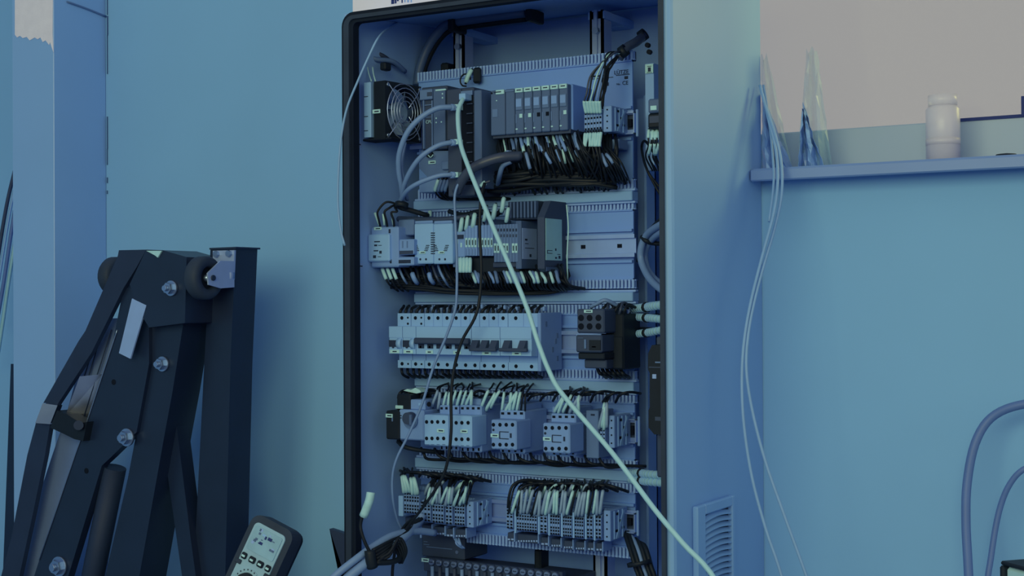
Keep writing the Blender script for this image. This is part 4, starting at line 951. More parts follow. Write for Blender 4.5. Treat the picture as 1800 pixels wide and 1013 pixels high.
fanwires(7, (878, 925), 694, 722, 9, 'sleeved wires fanning up from the third contactor', 'sleeved wires above the third contactor', 1.885)
fanwires(7, (972, 1020), 700, 726, 10, 'sleeved wires fanning up from the last contactor', 'sleeved wires above the rightmost contactor', 1.885)
fanwires(4, (1050, 1068), 715, 752, 6, 'sleeved wires rising right of the contactors', 'sleeved wires right of the contactors', 1.895, .9, rise=24)
for k in range(14):
    x = 740 + k * 24; y = 792 + k * 1.1
    bulk([(x, y - 4, 1.91), (x + 5, y + 6, 1.90), (x + 18 + jit(8), y + 13 + jit(3), 1.905), (x + 50, y + 16 + jit(3), 1.93), (x + 84, y + 14, 1.95)], .0025)
for k in range(16):
    x = 752 + k * 22; bulk([(x, 700 + k * .5, 1.93), (x + 8, 694 + jit(4), 1.90), (x + 24, 691 + jit(4), 1.905), (x + 44, 694 + jit(3), 1.94)], .0022)
# dangling black wires under the motor switch
wire([(700, 776, 1.89), (712, 786, 1.88), (740, 792, 1.89), (780, 796, 1.92)], .004, 'black', 'black cable hanging under the motor switch', name='cable', cat='cable')

# ================================================================== fifth row: terminals
def tgroup(a, b_, t, bt, n, label, group, Y=1.896, m='lightgrey', lower=True):
    w = (b_ - a) / n
    for k in range(n):
        terminal(a + k * w, a + (k + 1) * w, t + .08 * k * w, bt + .09 * k * w, Y, label.replace('terminal block', nth(k, n) + ' terminal block', 1), group, m, (.1, .24, .38, .6, .74, .88))
    if lower:
        o = empty('lower_tier', base(a, b_, bt, bt + 18, Y + .02, YP), 'dark lower tier below: %s' % label, 'terminal tier', 'lower terminal tiers')
        body(MB(), a + 2, b_ + 2, bt + 5, bt + 20, Y + .022, YP - .02, .001).build('housing', 'darkgrey', o)
        body(MB(), b_ + 1, b_ + 3, bt + 3, bt + 21, Y + .02, YP - .02, .0004).build('end_plate', 'lightgrey', o)
        for k in range(n): slab(MB(), a + 3 + k * w, a + 1 + (k + 1) * w, bt + 15, bt + 18, Y + .022, .0008).build('clamp_opening', 'sticker', o)
def divider(a, b_, t, bt, Y, label): tag(body(MB(), a, b_, t, bt, Y, YP - .012, .0008).build('terminal_divider', 'beige'), label, 'divider', 'dividers between terminal groups')
divider(700, 708, 872, 908, 1.894, 'pale divider at the far left of the lowest terminals')
tgroup(710, 737, 864, 905, 6, 'terminal block in the leftmost group of the lowest row', 'lowest row terminals, leftmost group')
tgroup(739, 757, 880, 919, 3, 'terminal block in the second group of the lowest row', 'lowest row terminals, second group')
tgroup(760, 780, 881, 922, 4, 'terminal block in the third group of the lowest row', 'lowest row terminals, third group')
tgroup(783, 795, 883, 925, 2, 'terminal block in the fourth narrow group of the lowest row', 'lowest row terminals, fourth group')
tgroup(799, 817, 885, 926, 4, 'terminal block in the fifth group of the lowest row', 'lowest row terminals, fifth group')
end_bracket(820, 832, 882, 928, 1.896, 'grey end bracket closing the left half of the lowest terminals')
tgroup(890, 902, 894, 932, 2, 'terminal block in the first group of the right half', 'right half terminals, first group')
tgroup(908, 944, 898, 935, 8, 'terminal block in the widest group of the right half', 'right half terminals, widest group')
tgroup(949, 962, 902, 940, 2, 'terminal block in the third group of the right half', 'right half terminals, third group')
tgroup(967, 984, 904, 943, 4, 'terminal block in the fourth group of the right half', 'right half terminals, fourth group')
tgroup(989, 1005, 906, 946, 4, 'terminal block in the fifth group of the right half', 'right half terminals, fifth group')
tgroup(1010, 1026, 908, 948, 4, 'terminal block in the sixth group of the right half', 'right half terminals, sixth group')
tgroup(1031, 1042, 906, 949, 2, 'terminal block in the seventh group of the right half', 'right half terminals, seventh group')
tgroup(1046, 1057, 905, 950, 2, 'terminal block in the last group of the right half', 'right half terminals, last group')
end_bracket(1061, 1073, 898, 952, 1.896, 'grey end bracket at the right end of the lowest terminals')
for k, (a, w) in enumerate(((903.5, 'first and widest'), (945, 'widest and third'), (963, 'third and fourth'), (985.5, 'fourth and fifth'), (1006, 'fifth and sixth'), (1027.5, 'sixth and seventh'), (1043, 'seventh and last'))):
    divider(a, a + 3, 893 + k * 2, 938 + k * 2.2, 1.893, 'pale divider between the %s groups of the right half' % w)
L1 = 'sleeved wire rising from the left half of the lowest terminals'; L2 = 'sleeved wire rising from the right half of the lowest terminals'
fanwires(6, (709, 737), 842, 866, -5, 'fat sleeved wires above the leftmost lowest terminals', 'sleeved wires above the leftmost terminals', 1.89, 1.0, sr=2.2, ms=('marker',))
fanwires(15, (742, 822), 862, 886, 7, L1, 'sleeved wires above the left half', 1.89, .75, rise=26)
fanwires(26, (892, 1058), 868, 903, 7, L2, 'sleeved wires above the right half', 1.89, .78, rise=22, ms=('marker', 'marker', 'greysleeve', 'greysleeve'))
fanwires(18, (905, 1040), 856, 872, 10, 'back wire with sleeve behind the right half sleeves', 'second layer of wires above the right half', 1.91, .6, rise=10, ms=('greysleeve', 'marker'))
fanwires(12, (742, 830), 850, 868, 9, 'back wire with sleeve behind the left half sleeves', 'second layer of wires above the left half', 1.91, .5, rise=10, ms=('greysleeve', 'marker'))
wire([(893, 893, 1.89), (895, 872, 1.886), (903, 852, 1.89), (925, 844, 1.905), (960, 848, 1.93), (1000, 852, 1.95)], .0022, 'blackwire', 'black wire arching over the left end of the right half terminals', 'arching wires above the right half')
wire([(905, 893, 1.89), (908, 875, 1.888), (918, 858, 1.892), (945, 850, 1.91), (985, 852, 1.94)], .0022, 'blackwire', 'inner black wire arching beside the first arch of the right half', 'arching wires above the right half')
for k in range(8): bulk([(705 + 16 * k, 836 + k, 1.94), (712 + 16 * k, 830 + jit(2) + k, 1.91), (740 + 14 * k, 832 + jit(3) + k, 1.90), (765 + 14 * k, 840 + k, 1.93)], .0026)
for k in range(9): bulk([(905 + 18 * k, 852 + k, 1.94), (918 + 18 * k, 847 + jit(3) + k, 1.915), (940 + 18 * k, 850 + jit(3) + k, 1.915), (960 + 18 * k, 857 + k, 1.945)], .0026)

# ================================================================== bottom of cabinet
eb = empty('earth_bar', base(740, 975, 984, 1030, 1.93, 1.96), 'earth bar with a row of shiny screws at the bottom edge of the view', 'earth bar')
x0 = P(741, 1000, 1.93).x; x1 = P(985, 1000, 1.93).x; zt2 = P(840, 994, 1.93).z
MB().box(x0, x1, 1.936, 1.948, zt2 - .02, zt2 + .002, .001).build('bar', 'darkgrey', eb)
MB().box(x0 - .004, x1 + .01, 1.95, 2.03, zt2 - .08, zt2 - .01, .002).build('base', 'darkgrey', eb)
for k in range(17):
    cx = x0 + .020 + k * .0145
    if cx > x1 - .005: break
    s = MB().cyl((cx, 1.937, zt2 - .003), (cx, 1.928, zt2 - .003), .0048, n=12).build('screw', 'steel', eb)
    MB().box(cx - .003, cx + .003, 1.9272, 1.9282, zt2 - .0036, zt2 - .0024).build('screw_slot', 'ink', s)
    MB().cyl((cx, 1.932, zt2 - .01), (cx, 1.932, zt2 - .06), .003, n=8).build('earth_lead', ('greycable', 'darkwire')[k % 2], eb)
tagplate(eb, 748, 985, 13, 6.5, 1.934)
cb = empty('clear_cover', base(738, 818, 937, 982, 1.955, 2.03), 'dark bluish cover box below the left half of the lowest terminals', 'cover')
body(MB(), 741, 816, 938, 982, 1.955, 2.028, .002).build('housing', 'darkgrey', cb)
mb = MB(); slab(mb, 745, 752, 952, 953, 1.955, .0008); slab(mb, 745, 755, 957, 958, 1.955, .0008); slab(mb, 750, 795, 963, 964.2, 1.955, .0008); mb.build('print', 'midgrey', cb)
dot(MB(), 804, 971, 1.955, .003, .002).build('screw', 'steel', cb)
for k in range(5): wire([(795 + 3 * k, 938, 1.935), (797 + 3 * k + jit(3), 948, 1.925), (806 + jit(4), 956 + jit(4), 1.92), (814 + jit(3), 962 + jit(3), 1.93)], .0016, 'lightgrey', 'short twisted pale wire under the left half terminals', 'twisted pale wires')
tag(body(MB(), 938, 950, 966, 1010, 2.0, 2.03, .003).build('cable_holder', 'black'), 'black holder hanging below the fifth panel in the middle', 'holder')
for k in range(5):
    x = 1098 + k * 7; wire([(x - 2, 930 + 6 * k, 1.95), (x + 8, 962, 1.93), (x + 18, 995, 1.92), (x + 28, 1040, 1.92), (x + 30, 1200, 1.93)], .0036 if k != 2 else .003, 'black' if k not in (2,) else 'greycable', ('pale' if k == 2 else 'black') + ' cable running down in the lower right corner of the cabinet', ('pale' if k == 2 else 'black') + ' cables in the lower right corner', name='cable', cat='cable')
c = P(1124, 990, 1.915); tag(MB().lathe(c, (.25, 0, -1), [(-.003, .016), (-.003, .019), (.003, .019), (.003, .016)], 14).build('cable_tie', 'black'), 'black tie round the cables in the lower right corner', 'tie')

# ================================================================== long loose cables
wire([(817, 172, 1.868), (812, 178, 1.855), (805, 200, 1.84), (809, 250, 1.825), (822, 290, 1.81), (840, 335, 1.80), (872, 412, 1.785), (922, 530, 1.77), (945, 600, 1.765), (965, 652, 1.76), (990, 695, 1.755), (1075, 795, 1.74), (1150, 895, 1.72), (1200, 955, 1.71), (1262, 1028, 1.70), (1330, 1200, 1.66), (1360, 1500, 1.6), (1370, 2000, 1.58), (1380, 2520, 1.58)], .0036, 'whitecable', 'long white cable crossing diagonally in front of the whole cabinet', name='patch_cable', cat='cable', n=10)
pc = bpy.data.objects['patch_cable']; q = P(818, 171, 1.868); MB().box(q.x - .006, q.x + .006, 1.858, 1.885, q.z - .005, q.z + .005, .001).build('plug', 'beige', pc)
wire([(832, 300, 1.855), (812, 314, 1.85), (800, 340, 1.845), (800, 380, 1.84), (803, 450, 1.838), (803, 510, 1.836), (800, 545, 1.835), (785, 590, 1.83), (762, 645, 1.825), (742, 710, 1.82), (718, 765, 1.815), (698, 805, 1.81), (690, 838, 1.812), (691, 880, 1.82), (700, 918, 1.84), (714, 940, 1.86)], .0021, 'greycable', 'thin grey cable hanging down the left part of the cabinet', name='cable', cat='cable')
wire([(852, 322, 1.86), (846, 345, 1.85), (843, 400, 1.845), (846, 470, 1.842), (843, 525, 1.84), (834, 560, 1.836), (812, 600, 1.832), (798, 650, 1.83), (793, 700, 1.828), (793, 760, 1.826), (786, 815, 1.825), (772, 850, 1.825), (745, 890, 1.828), (718, 925, 1.835), (700, 950, 1.838), (692, 985, 1.84), (689, 1040, 1.84), (688, 1250, 1.85)], .0025, 'blackwire', 'thin black cable hanging down beside the grey one', name='cable', cat='cable')
wire([(722, 30, 2.02), (700, 40, 1.95), (680, 52, 1.86), (664, 68, 1.79), (648, 100, 1.775), (628, 145, 1.77), (610, 190, 1.768), (600, 240, 1.768), (595, 300, 1.768), (594, 360, 1.77), (599, 405, 1.772), (606, 432, 1.775)], .0019, 'hangcable', 'thin pale cable hanging out over the left front edge of the cabinet', name='cable', cat='cable')
# lower left tangle
wire([(560, 1040, 1.70), (592, 1010, 1.72), (625, 984, 1.74), (655, 962, 1.77), (690, 942, 1.81), (730, 934, 1.86), (765, 937, 1.90)], .0058, 'greycable', 'upper thick grey cable entering over the lower left edge', name='cable', cat='cable', n=10)
wire([(580, 1050, 1.71), (610, 1018, 1.73), (640, 993, 1.75), (668, 974, 1.78), (695, 957, 1.81), (715, 940, 1.84), (735, 918, 1.88), (742, 905, 1.89)], .0078, 'greycable', 'lower thick grey cable entering over the lower left edge', name='cable', cat='cable', n=10)
for k in range(5):
    wire([(655 + 2 * k, 968 + 5 * k, 1.762), (676 + 2 * k, 957 + 4 * k, 1.785), (698, 944 + 4 * k + jit(3), 1.815), (715 + jit(5), 928 + jit(5), 1.845), (722 + 5 * k, 912, 1.88)], .0028, 'blackwire', 'black wire in the knot at the lower left of the cabinet', 'black wires in the lower left knot')
for k in range(5):
    wire([(662 + jit(4), 985 + jit(3), 1.765), (680 + jit(5), 976 + jit(5), 1.78), (694 + 2 * k, 966 - 5 * k, 1.80), (702 + 3 * k, 980 - 3 * k, 1.81), (704 + jit(5), 990, 1.815)], .0024, 'blackwire', 'looped black wire end in the knot at the lower left', 'looped ends in the lower left knot')
fl = wire([(654, 990, 1.755), (652, 976, 1.752), (642, 955, 1.745), (635, 935, 1.742), (634, 920, 1.742), (640, 900, 1.742), (648, 885, 1.742), (653, 868, 1.744)], .0026, 'blackwire', 'stiff black cable end with a long pale sleeve pointing up at lower left', name='cable', cat='cable')
MB().tube([P(x, y, z) for x, y, z in ((639, 908, 1.742), (646, 890, 1.742), (650, 878, 1.742), (652, 866, 1.744))], .0068, 8, 3).build('marker_sleeve', 'marker', fl)
tag(MB().tube([P(650, 968, 1.752), P(652, 985, 1.752), P(655, 998, 1.755)], .0085, 10, 3).build('cable_joint', 'black'), 'black taped joint below the upright pale sleeve', 'joint')
wire([(660, 990, 1.76), (690, 988, 1.79), (703, 980, 1.81), (700, 962, 1.82)], .0045, 'black', 'black cable running right from the taped joint', name='cable', cat='cable', n=8)

# ================================================================== carton on the cabinet
ctx0 = P(620, 12, 1.87).x
bx = empty('carton', (ctx0 + .16, 1.99, ZT), 'white carton with navy print on top of the control cabinet', 'box')
MB().poly([(ctx0, y, z) for y, z in ((1.87, ZT + .0072), (2.11, ZT + .0298), (2.11, ZT + .25), (1.87, ZT + .23))], (.34, 0, 0)).build('carton_body', 'whitebox', bx)
MB().box(ctx0, ctx0 + .34, 1.985, 1.995, ZT + .239, ZT + .2412).build('tape', 'beige', bx)
for (a, b_, c_, d_) in ((688, 693, -12, 7), (694, 697, -3, 6), (698, 701, -12, 2), (690, 699, -2, 0), (706, 708, -10, 5)): slab(MB(), a, b_, c_, d_, 1.87, .0006).build('print', 'navy', bx)
for (a, b_) in ((711, 713), (716, 719), (722, 724)): slab(MB(), a, b_, -12, 4, 1.87, .0006).build('print', 'sticker', bx)

# ================================================================== things at the window
def film(apex, base_l, base_r, Yt, Yb, label, seed, m, gname):
    rr = random.Random(seed); mb = MB(); N, M_ = 9, 10
    for j in range(M_ + 1):
        t = j / M_
        for i in range(N + 1):
            u = i / N
            l = (apex[0] + (base_l[0] - apex[0]) * t, apex[1] + (base_l[1] - apex[1]) * t); r = (apex[2] + (base_r[0] - apex[2]) * t, apex[1] + (base_r[1] - apex[1]) * t)
            px = l[0] + (r[0] - l[0]) * u + rr.uniform(-1.5, 1.5); py = l[1] + (r[1] - l[1]) * u + (rr.uniform(-3, 3) if j < M_ else 0) - (6 * math.sin(u * 9 + seed) if j == 0 else 0)
            mb.v.append(P(px, py, Yt + (Yb - Yt) * t + .014 * math.sin(u * 11 + seed + t) + rr.uniform(-.005, .005)))
    for j in range(M_):
        for i in range(N):
            a = j * (N + 1) + i; mb.f.append([a, a + 1, a + N + 2, a + N + 1]); mb.sm.append(False)
    o = mb.build(gname, m); md = o.modifiers.new('thickness', 'SOLIDIFY'); md.thickness = .0004; tag(o, label, 'plastic film'); return o
film((1339, 100, 1350), (1339, 296), (1392, 296), YW + .02, YW + .03, 'clear crumpled film hanging behind the cables at the left end of the sill', 1, 'film', 'plastic_film')
film((1340, 172, 1343), (1341, 297), (1393, 296), YW + .0, YW + .0, 'dark bluish folded film standing at the left end of the sill', 2, 'filmdense', 'plastic_film')
film((1418, 86, 1436), (1402, 294), (1462, 291), YW + .03, YW + .03, 'clear creased film peak standing on the sill beside the folded one', 3, 'film', 'plastic_film')
film((1411, 188, 1414), (1402, 296), (1447, 292), YW + .01, YW + .01, 'dark bluish triangular film fold in front of the creased peak', 4, 'filmdense', 'plastic_film')
jz = P(1655, 284, YW + .02).z; jc = P(1655, 284, YW + .02); jr = (P(1688, 250, YW + .02) - P(1624, 250, YW + .02)).length / 2; jt = P(1655, 165, YW + .02).z
jr0 = jr * .93
jar = empty('plastic_jar', (jc.x, YW + .03, sillz), 'translucent white plastic jar standing on the window sill', 'jar')
hh = jt - sillz
mb = MB(); mb.lathe((jc.x, YW + .03, sillz), (0, 0, 1), [(0, .001), (0, jr0), (hh * .78, jr0), (hh * .84, jr0 * .8), (hh * .84, jr0 * .75), (hh * .77, jr0 * .93), (.004, jr0 * .93), (.004, .001)], 24); mb.build('jar_body', 'bottle', jar)
mb = MB(); mb.lathe((jc.x, YW + .03, sillz + hh * .84), (0, 0, 1), [(0, .001), (0, jr0 * .85), (hh * .15, jr0 * .85), (hh * .15, .001)], 24); mb.build('lid', 'bottle', jar)
mb = MB(); mb.lathe((jc.x, YW + .03, sillz + hh * .26), (0, 0, 1), [(0, jr0), (0, jr0 * 1.01), (hh * .1, jr0 * 1.01), (hh * .1, jr0)], 24); mb.build('label_band', 'bottle', jar)
c = P(1770, 279, YW + .0)
cap_ = MB(); cap_.lathe((c.x, YW - .005, sillz), (0, 0, 1), [(0, .001), (0, .017), (.005, .014), (.0065, .001)], 20); tag(cap_.build('black_cap', 'black'), 'small flat black cap lying on the sill at the right edge', 'cap')
# hanging cables at the right side of the cabinet
wire([(1336, 150, 2.10), (1345, 185, 2.09), (1362, 235, 2.08), (1373, 285, 2.07), (1374, 340, 2.05), (1362, 400, 2.02), (1343, 465, 1.98), (1326, 530, 1.95), (1315, 590, 1.93), (1312, 650, 1.92), (1322, 720, 1.92), (1345, 810, 1.92), (1380, 910, 1.92), (1420, 1020, 1.92), (1500, 1250, 1.92), (1560, 1700, 1.90), (1580, 2420, 1.85)], .0024, 'hangcable', 'right one of two pale cables hanging from the window past the cabinet side', 'cables hanging from the window', name='hanging_cable', cat='cable', n=8)
wire([(1340, 165, 2.10), (1352, 215, 2.085), (1364, 265, 2.07), (1367, 320, 2.05), (1360, 375, 2.02), (1340, 450, 1.98), (1320, 530, 1.945), (1308, 600, 1.925), (1304, 670, 1.915), (1308, 750, 1.91), (1322, 840, 1.91), (1346, 930, 1.91), (1376, 1020, 1.91), (1440, 1250, 1.91), (1490, 1700, 1.89), (1500, 2420, 1.84)], .0024, 'hangcable', 'left one of two pale cables hanging from the window past the cabinet side', 'cables hanging from the window', name='hanging_cable', cat='cable', n=8)
wire([(1342, 150, 2.12), (1350, 200, 2.1), (1357, 260, 2.08), (1360, 320, 2.06), (1352, 390, 2.03)], .002, 'hangcable', 'third short pale cable beside the two hanging at the window', name='hanging_cable', cat='cable', n=8)
# hose loops at the right
wire([(1705, 1350, 2.02), (1706, 1100, 2.03), (1702, 1000, 2.04), (1698, 920, 2.05), (1700, 850, 2.06), (1714, 780, 2.07), (1742, 735, 2.08), (1790, 713, 2.08), (1850, 712, 2.08), (1920, 760, 2.08)], .0063, 'hose', 'thick blue grey hose looping up against the right wall', name='hose', cat='hose', n=12)
wire([(1728, 1350, 2.05), (1734, 1060, 2.06), (1742, 980, 2.07), (1756, 900, 2.08), (1776, 850, 2.08), (1806, 822, 2.08), (1860, 812, 2.09), (1920, 840, 2.1)], .0042, 'hose', 'thinner blue grey hose inside the thick loop at the right', name='hose', cat='hose', n=12)
# box at the lower right corner
bc = P(1758, 986, 1.60)
eq = empty('storage_box', (bc.x + .10, 1.62, 0), 'pale box with a black lid in the lower right corner of the view', 'box')
Rm = Matrix.Translation((bc.x, 1.60, 0)) @ Matrix.Rotation(math.radians(-40), 4, 'Z')
mb = MB(); mb.box(.004, .30, .004, .25, 0, bc.z - .006, .003, Rm); mb.build('box_body', 'boxteal', eq)
mb = MB(); mb.box(0, .305, 0, .255, bc.z - .0045, bc.z, .0015, Rm); mb.build('lid', 'black', eq)
mb = MB(); mb.box(-.001, .006, -.001, .010, .02, bc.z - .005, .002, Rm); mb.build('corner_edge', 'black', eq)

# ================================================================== shop crane at the left
crane = empty('shop_crane', (-2.0, 1.88, 0), 'folded dark steel shop crane with bolts and a glinting mast, leaning at the left', 'crane')
def pprism(pts, Y, dep, name, m, par): return MB().poly([P(x, y, Y) for x, y in pts], (0, dep, 0)).build(name, m, par)
pprism([(209, 440), (257, 439), (240, 470), (217, 507), (161, 620), (101, 711), (88, 746), (79, 800), (57, 907), (34, 1013), (-120, 1838), (-155, 1838), (2, 1013), (20, 945), (48, 800), (63, 744), (76, 709), (138, 600), (150, 582), (207, 450)], 1.842, .010, 'strap', 'steelpaint2', crane)
MB().poly([P(75, 709, 1.820), P(101, 713, 1.838), P(88, 746, 1.838), P(62, 744, 1.820)], (0, .012, 0)).build('strap_glint', 'strapglint', crane)  # highlight on the strap's kink, put in as a tilted mirror piece
pprism([(176, 560), (214, 560), (197, 608), (152, 744), (132, 800), (105, 895), (66, 1000), (-150, 1838), (-190, 1838), (20, 1000), (57, 907), (92, 800), (117, 728), (138, 649)], 1.875, .05, 'mast', 'satin', crane)
a = P(161, 640, 1.868); b = P(130, 738, 1.868); a2 = P(185, 640, 1.868); b2 = P(152, 738, 1.868)
MB().poly([P(140, 662, 1.846), P(180, 658, 1.874), P(152, 741, 1.874), P(114, 734, 1.846)], (0, .012, 0)).build('mast_glint', 'mastglint', crane)  # window reflection on the mast, put in as a brighter metal piece
for (x0, y0, x1, y1) in ((182, 575, 133, 738), (196, 580, 146, 738), (172, 590, 124, 734)): MB().tube([P(x0, y0, 1.8695), P(x1, y1, 1.8685)], .0012, 5, 1).build('score_line', 'steelpaint2', crane)
pprism([(217, 507), (262, 500), (262, 640), (240, 760), (195, 804), (179, 819), (139, 951), (120, 1013), (-130, 1838), (-185, 1838), (60, 1013), (69, 985), (132, 800), (152, 744), (197, 608)], 1.850, .016, 'side_plate', 'steelpaint', crane)
mb = MB()
e0 = [P(x, y, 1.849) for x, y in ((206, 580), (197, 608), (152, 744), (132, 800), (69, 985))]
mb.tube(e0, .0012, 5, 2).build('plate_edge', 'steel', crane)
pprism([(257, 439), (286, 440), (328, 452), (325, 568), (262, 576), (240, 540), (228, 500)], 1.832, .085, 'head', 'steelpaint', crane)
pprism([(262, 575), (322, 570), (303, 690), (290, 760), (245, 1013), (98, 1838), (30, 1838), (185, 1013), (225, 840), (240, 760), (262, 640)], 1.858, .07, 'column', 'steelpaint', crane)
MB().tube([P(202, 822, 1.878), P(166, 1000, 1.878), P(0, 1838, 1.878)], .021, 16, 1).build('cylinder', 'steelpaint2', crane)
pprism([(284, 690), (303, 690), (335, 946), (344, 1013), (440, 1838), (415, 1838), (320, 1013), (285, 769)], 1.885, .03, 'strap', 'steelpaint', crane)
pprism([(100, 722), (118, 729), (142, 744), (153, 742), (146, 776), (130, 772), (112, 763), (88, 752)], 1.834, .03, 'cross_bracket', 'black', crane)
MB().cyl(P(138, 748, 1.832), P(138, 748, 1.822), .009, n=12).build('pin', 'steelpaint2', crane)
pprism([(232, 525), (257, 537), (229, 631), (209, 621)], 1.831, .003, 'sticker', 'sticker', crane)
pprism([(257, 441), (284, 441), (277, 453), (272, 449)], 1.829, .003, 'reflector', 'marker', crane)
for (x, y) in ((200, 672), (152, 828)): dot(MB(), x, y, 1.85, .0052, .0008, 12).build('bolt_hole', 'hole', crane)
for (x, y, Yb, r_) in ((303, 507, 1.832, .010), (288, 640, 1.858, .010), (225, 769, 1.85, .012), (106, 996, 1.85, .014)):
    c = P(x, y, Yb); bt = MB().cyl(c, c - Vector((0, .005, 0)), r_ * 1.35, n=18).build('washer', 'steel', crane)
    MB().cyl(c - Vector((0, .005, 0)), c - Vector((0, .014, 0)), r_, n=6, smooth=False).build('bolt_head', 'steel', bt); MB().cyl(c - Vector((0, .014, 0)), c - Vector((0, .021, 0)), r_ * .5, n=10).build('bolt_end', 'steel', bt)
def wheel(par, c, axis, R_, w):
    MB().lathe(c, axis, [(-w / 2, R_ * .55), (-w / 2, R_ * .9), (-w * .3, R_), (w * .3, R_), (w / 2, R_ * .9), (w / 2, R_ * .55), (w * .25, R_ * .5), (-w * .25, R_ * .5)], 28).build('tyre', 'rubber', par)
    d = Vector(axis).normalized(); MB().cyl(c - d * w * .2, c + d * w * .2, R_ * .52, n=20).build('rim', 'black', par); MB().cyl(c - d * w * .62, c + d * w * .62, R_ * .17, n=10).build('axle', 'steel', par)
wheel(crane, P(204, 486, 1.93), (1, 0, 0), .037, .028)
# separate leg with caster
leg = empty('crane_leg', (-1.80, 1.93, 0), 'upright dark square steel leg with a swivel caster at its top, right of the crane', 'leg')
pprism([(370, 437), (414, 436), (405, 640), (396, 1013), (372, 1838), (312, 1838), (340, 1013), (359, 640)], 1.90, .058, 'tube', 'steelpaint', leg)
mb = MB(); pprism([(368, 436), (415, 434), (415, 437), (368, 439)], 1.897, .064, 'end_cap', 'steelpaint2', leg)
pprism([(374, 441), (412, 440), (410, 492), (404, 492), (403, 478), (374, 476)], 1.896, .004, 'caster_plate', 'casterzinc', leg)
for (x, y) in ((382, 447), (404, 446)): 
    c = P(x, y, 1.896); MB().cyl(c, c - Vector((0, .006, 0)), .006, n=6, smooth=False).build('bolt', 'steel', leg)
wc = P(358, 489, 1.842)
wheel(leg, wc, (1, 0, 0), .038, .028)
for s in (-1, 1):
    xx = wc.x + s * .018
    MB().poly([(xx, wc.y - .01, wc.z - .012), (xx, wc.y - .012, wc.z + .008), (xx, wc.y + .02, wc.z + .03), (xx, 1.897, wc.z + .03), (xx, 1.897, wc.z - .016), (xx, wc.y + .02, wc.z - .018)], (.003 * s, 0, 0)).build('fork', 'casterzinc', leg)
MB().cyl((wc.x - .024, wc.y, wc.z), (wc.x + .024, wc.y, wc.z), .005, n=8).build('axle_bolt', 'steelpaint2', leg)
MB().cyl((wc.x, 1.897, wc.z + .005), (wc.x, 1.885, wc.z + .005), .022, n=18).build('swivel', 'casterzinc', leg)

# ================================================================== dark sheet corner left of the cabinet
o = MB().poly([P(x, y, 2.10) for x, y in ((579, 930), (640, 950), (640, 1400), (690, 1838), (720, 1838), (655, 1300), (606, 1013))], (0, .012, 0)).build('board', 'darkgrey')
tag(o, 'dark pointed corner of a board standing behind the left edge of the cabinet', 'board')
# bench and multimeter
bn = empty('bench', (-1.62, 1.60, 0), 'small workbench under the multimeter, left of the cabinet', 'bench')
BZ = .80
MB().box(-1.80, -1.42, 1.45, 1.80, BZ - .03, BZ, .003).build('bench_top', 'midgrey', bn)
for x in (-1.78, -1.46):
    for y in (1.47, 1.76): MB().box(x, x + .03, y, y + .03, 0, BZ - .03).build('leg', 'steelpaint', bn)
mm = empty('multimeter', (0, 0, 0), 'handheld multimeter with pale display in a dark rubber case, left of the cabinet', 'multimeter')
mc = P(472, 962, 1.70)
tilt = math.radians(21)
MM = Matrix.Translation(mc) @ Matrix.Rotation(math.radians(6), 4, 'Z') @ Matrix.Rotation(tilt, 4, 'Y') @ Matrix.Rotation(math.radians(-14), 4, 'X')
def mbox(x0, x1, y0, y1, z0, z1, ch, name, m, par): return MB().box(x0, x1, y0, y1, z0, z1, ch, MM).build(name, m, par)
def rpoly(x0, x1, z0, z1, r, y0, dep, name, m, par):
    pts = [MM @ Vector((x, y0, z)) for x, z in rring(x0, x1, z0, z1, r, 5)]; off = (MM.to_3x3() @ Vector((0, dep, 0))); return MB().poly(pts, off).build(name, m, par)
rpoly(-.040, .040, -.135, .040, .016, -.014, .03, 'case', 'rubber', mm)
rpoly(-.037, .037, -.132, .037, .014, .016, .012, 'case_back', 'black', mm)
rpoly(-.030, .030, -.120, .029, .008, -.0165, .004, 'face', 'metertrim', mm)
lc = rpoly(-.026, .026, -.014, .024, .003, -.018, .003, 'display', 'lcd', mm)
rr = random.Random(5)
for k in range(16):
    x = rr.uniform(-.022, .018); z = rr.uniform(-.010, .019); w = rr.uniform(.003, .009); h_ = rr.uniform(.0012, .005)
    mbox(x, x + w, -.0184, -.0178, z, z + h_, 0, 'display_blotch', rr.choice(['navy', 'plc', 'beige', 'sticker']), lc)  # random dark and pale blotches over the display
for (x, w) in ((-.028, .010), (-.013, .012), (.003, .012), (.019, .010)): mbox(x, x + w, -.020, -.016, -.031, -.021, .002, 'button', 'black', mm)
for (x, w) in ((-.026, .006), (-.010, .006), (.006, .006), (.021, .006)): mbox(x, x + w, -.0205, -.0198, -.028, -.025, 0, 'button_mark', 'marker', mm)
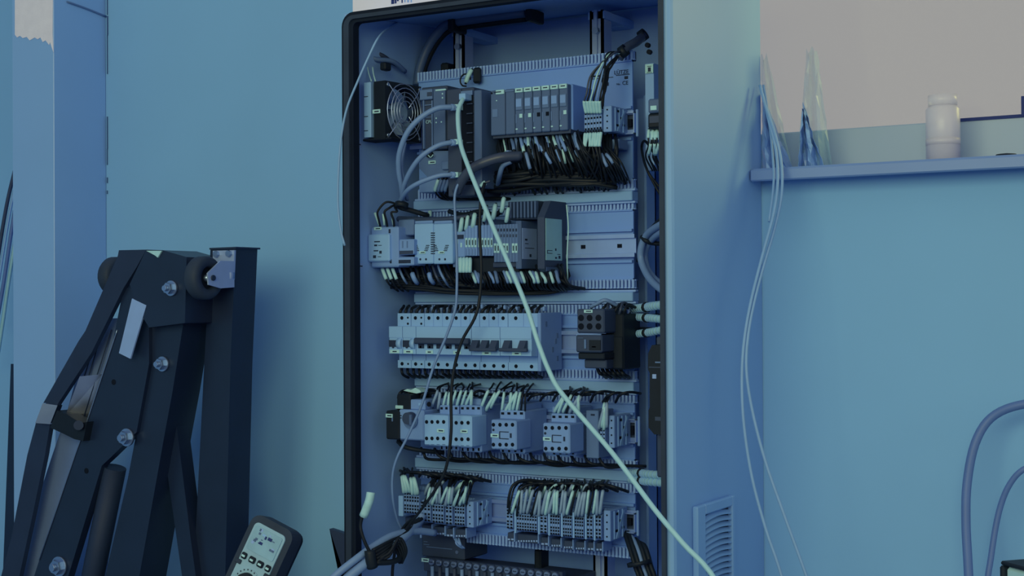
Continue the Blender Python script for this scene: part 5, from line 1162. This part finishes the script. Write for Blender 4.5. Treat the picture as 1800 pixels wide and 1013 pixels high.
for x in (-.034, .022): mbox(x, x + .011, -.0188, -.0158, -.041, -.034, .001, 'side_key', 'rubber', mm)
c0 = MM @ Vector((0, -.016, -.062)); c1 = MM @ Vector((0, -.026, -.062)); MB().cyl(c0, c0 * .8 + c1 * .2, .023, n=24).build('dial_ring', 'metertrim', mm)
MB().cyl(c0, c1, .017, .015, n=24).build('dial', 'black', mm)
for k in range(9):
    a = math.radians(20 + 140 * k / 8); mbox(.021 * math.cos(a) - .001, .021 * math.cos(a) + .001, -.0185, -.0178, -.062 + .021 * math.sin(a) - .001, -.062 + .021 * math.sin(a) + .001, 0, 'dial_mark', 'ink', mm)
lowz = min((MM @ Vector((x, .028, -.135))).z for x in (-.04, .04))
# foot the meter stands on
fx = MM @ Vector((.0, .005, -.135))
mbm = MB().box(fx.x - .05, fx.x + .05, 1.66, 1.75, BZ, lowz + .02, .004); tag(mbm.build('meter_stand', 'rubber'), 'dark block on the bench holding the multimeter up', 'stand')
# ================================================================== far left: sheets behind the column
tag(MB().poly([P(x, y, YC + .06) for x, y in ((19, 640), (26, 640), (26, 1838), (-40, 1838), (5, 1013))], (0, .006, 0)).build('plank', 'steelpaint'), 'dark tapering plank standing behind the column at the left edge', 'plank')
for k, (pts, m, w, lab) in enumerate((([(26, 300), (14, 350), (4, 405), (-6, 470)], 'darkgrey', .004, 'dark curved strip behind the column at the left edge'), ([(26, 330), (16, 380), (6, 440), (-6, 520)], 'beige', .003, 'pale curved strip next to the dark one at the left edge'), ([(26, 370), (18, 420), (6, 500), (-6, 570)], 'hose', .004, 'blue curved strip below the pale one at the left edge'), ([(26, 430), (16, 490), (6, 560), (-6, 640)], 'greenlabel', .004, 'lowest pale green strip behind the column at the left edge'))):
    mb = MB(); mb.tube([P(x, y, YC + .05 + .008 * k) for x, y in pts], w, 6, 5); tag(mb.build('plastic_strip', m), lab, 'strip')

bw = BULK.build('wire_bundle', 'blackwire', None, kind='stuff')
tag(bw, 'small black wires bunched along the combs between the rows of devices', 'wires')
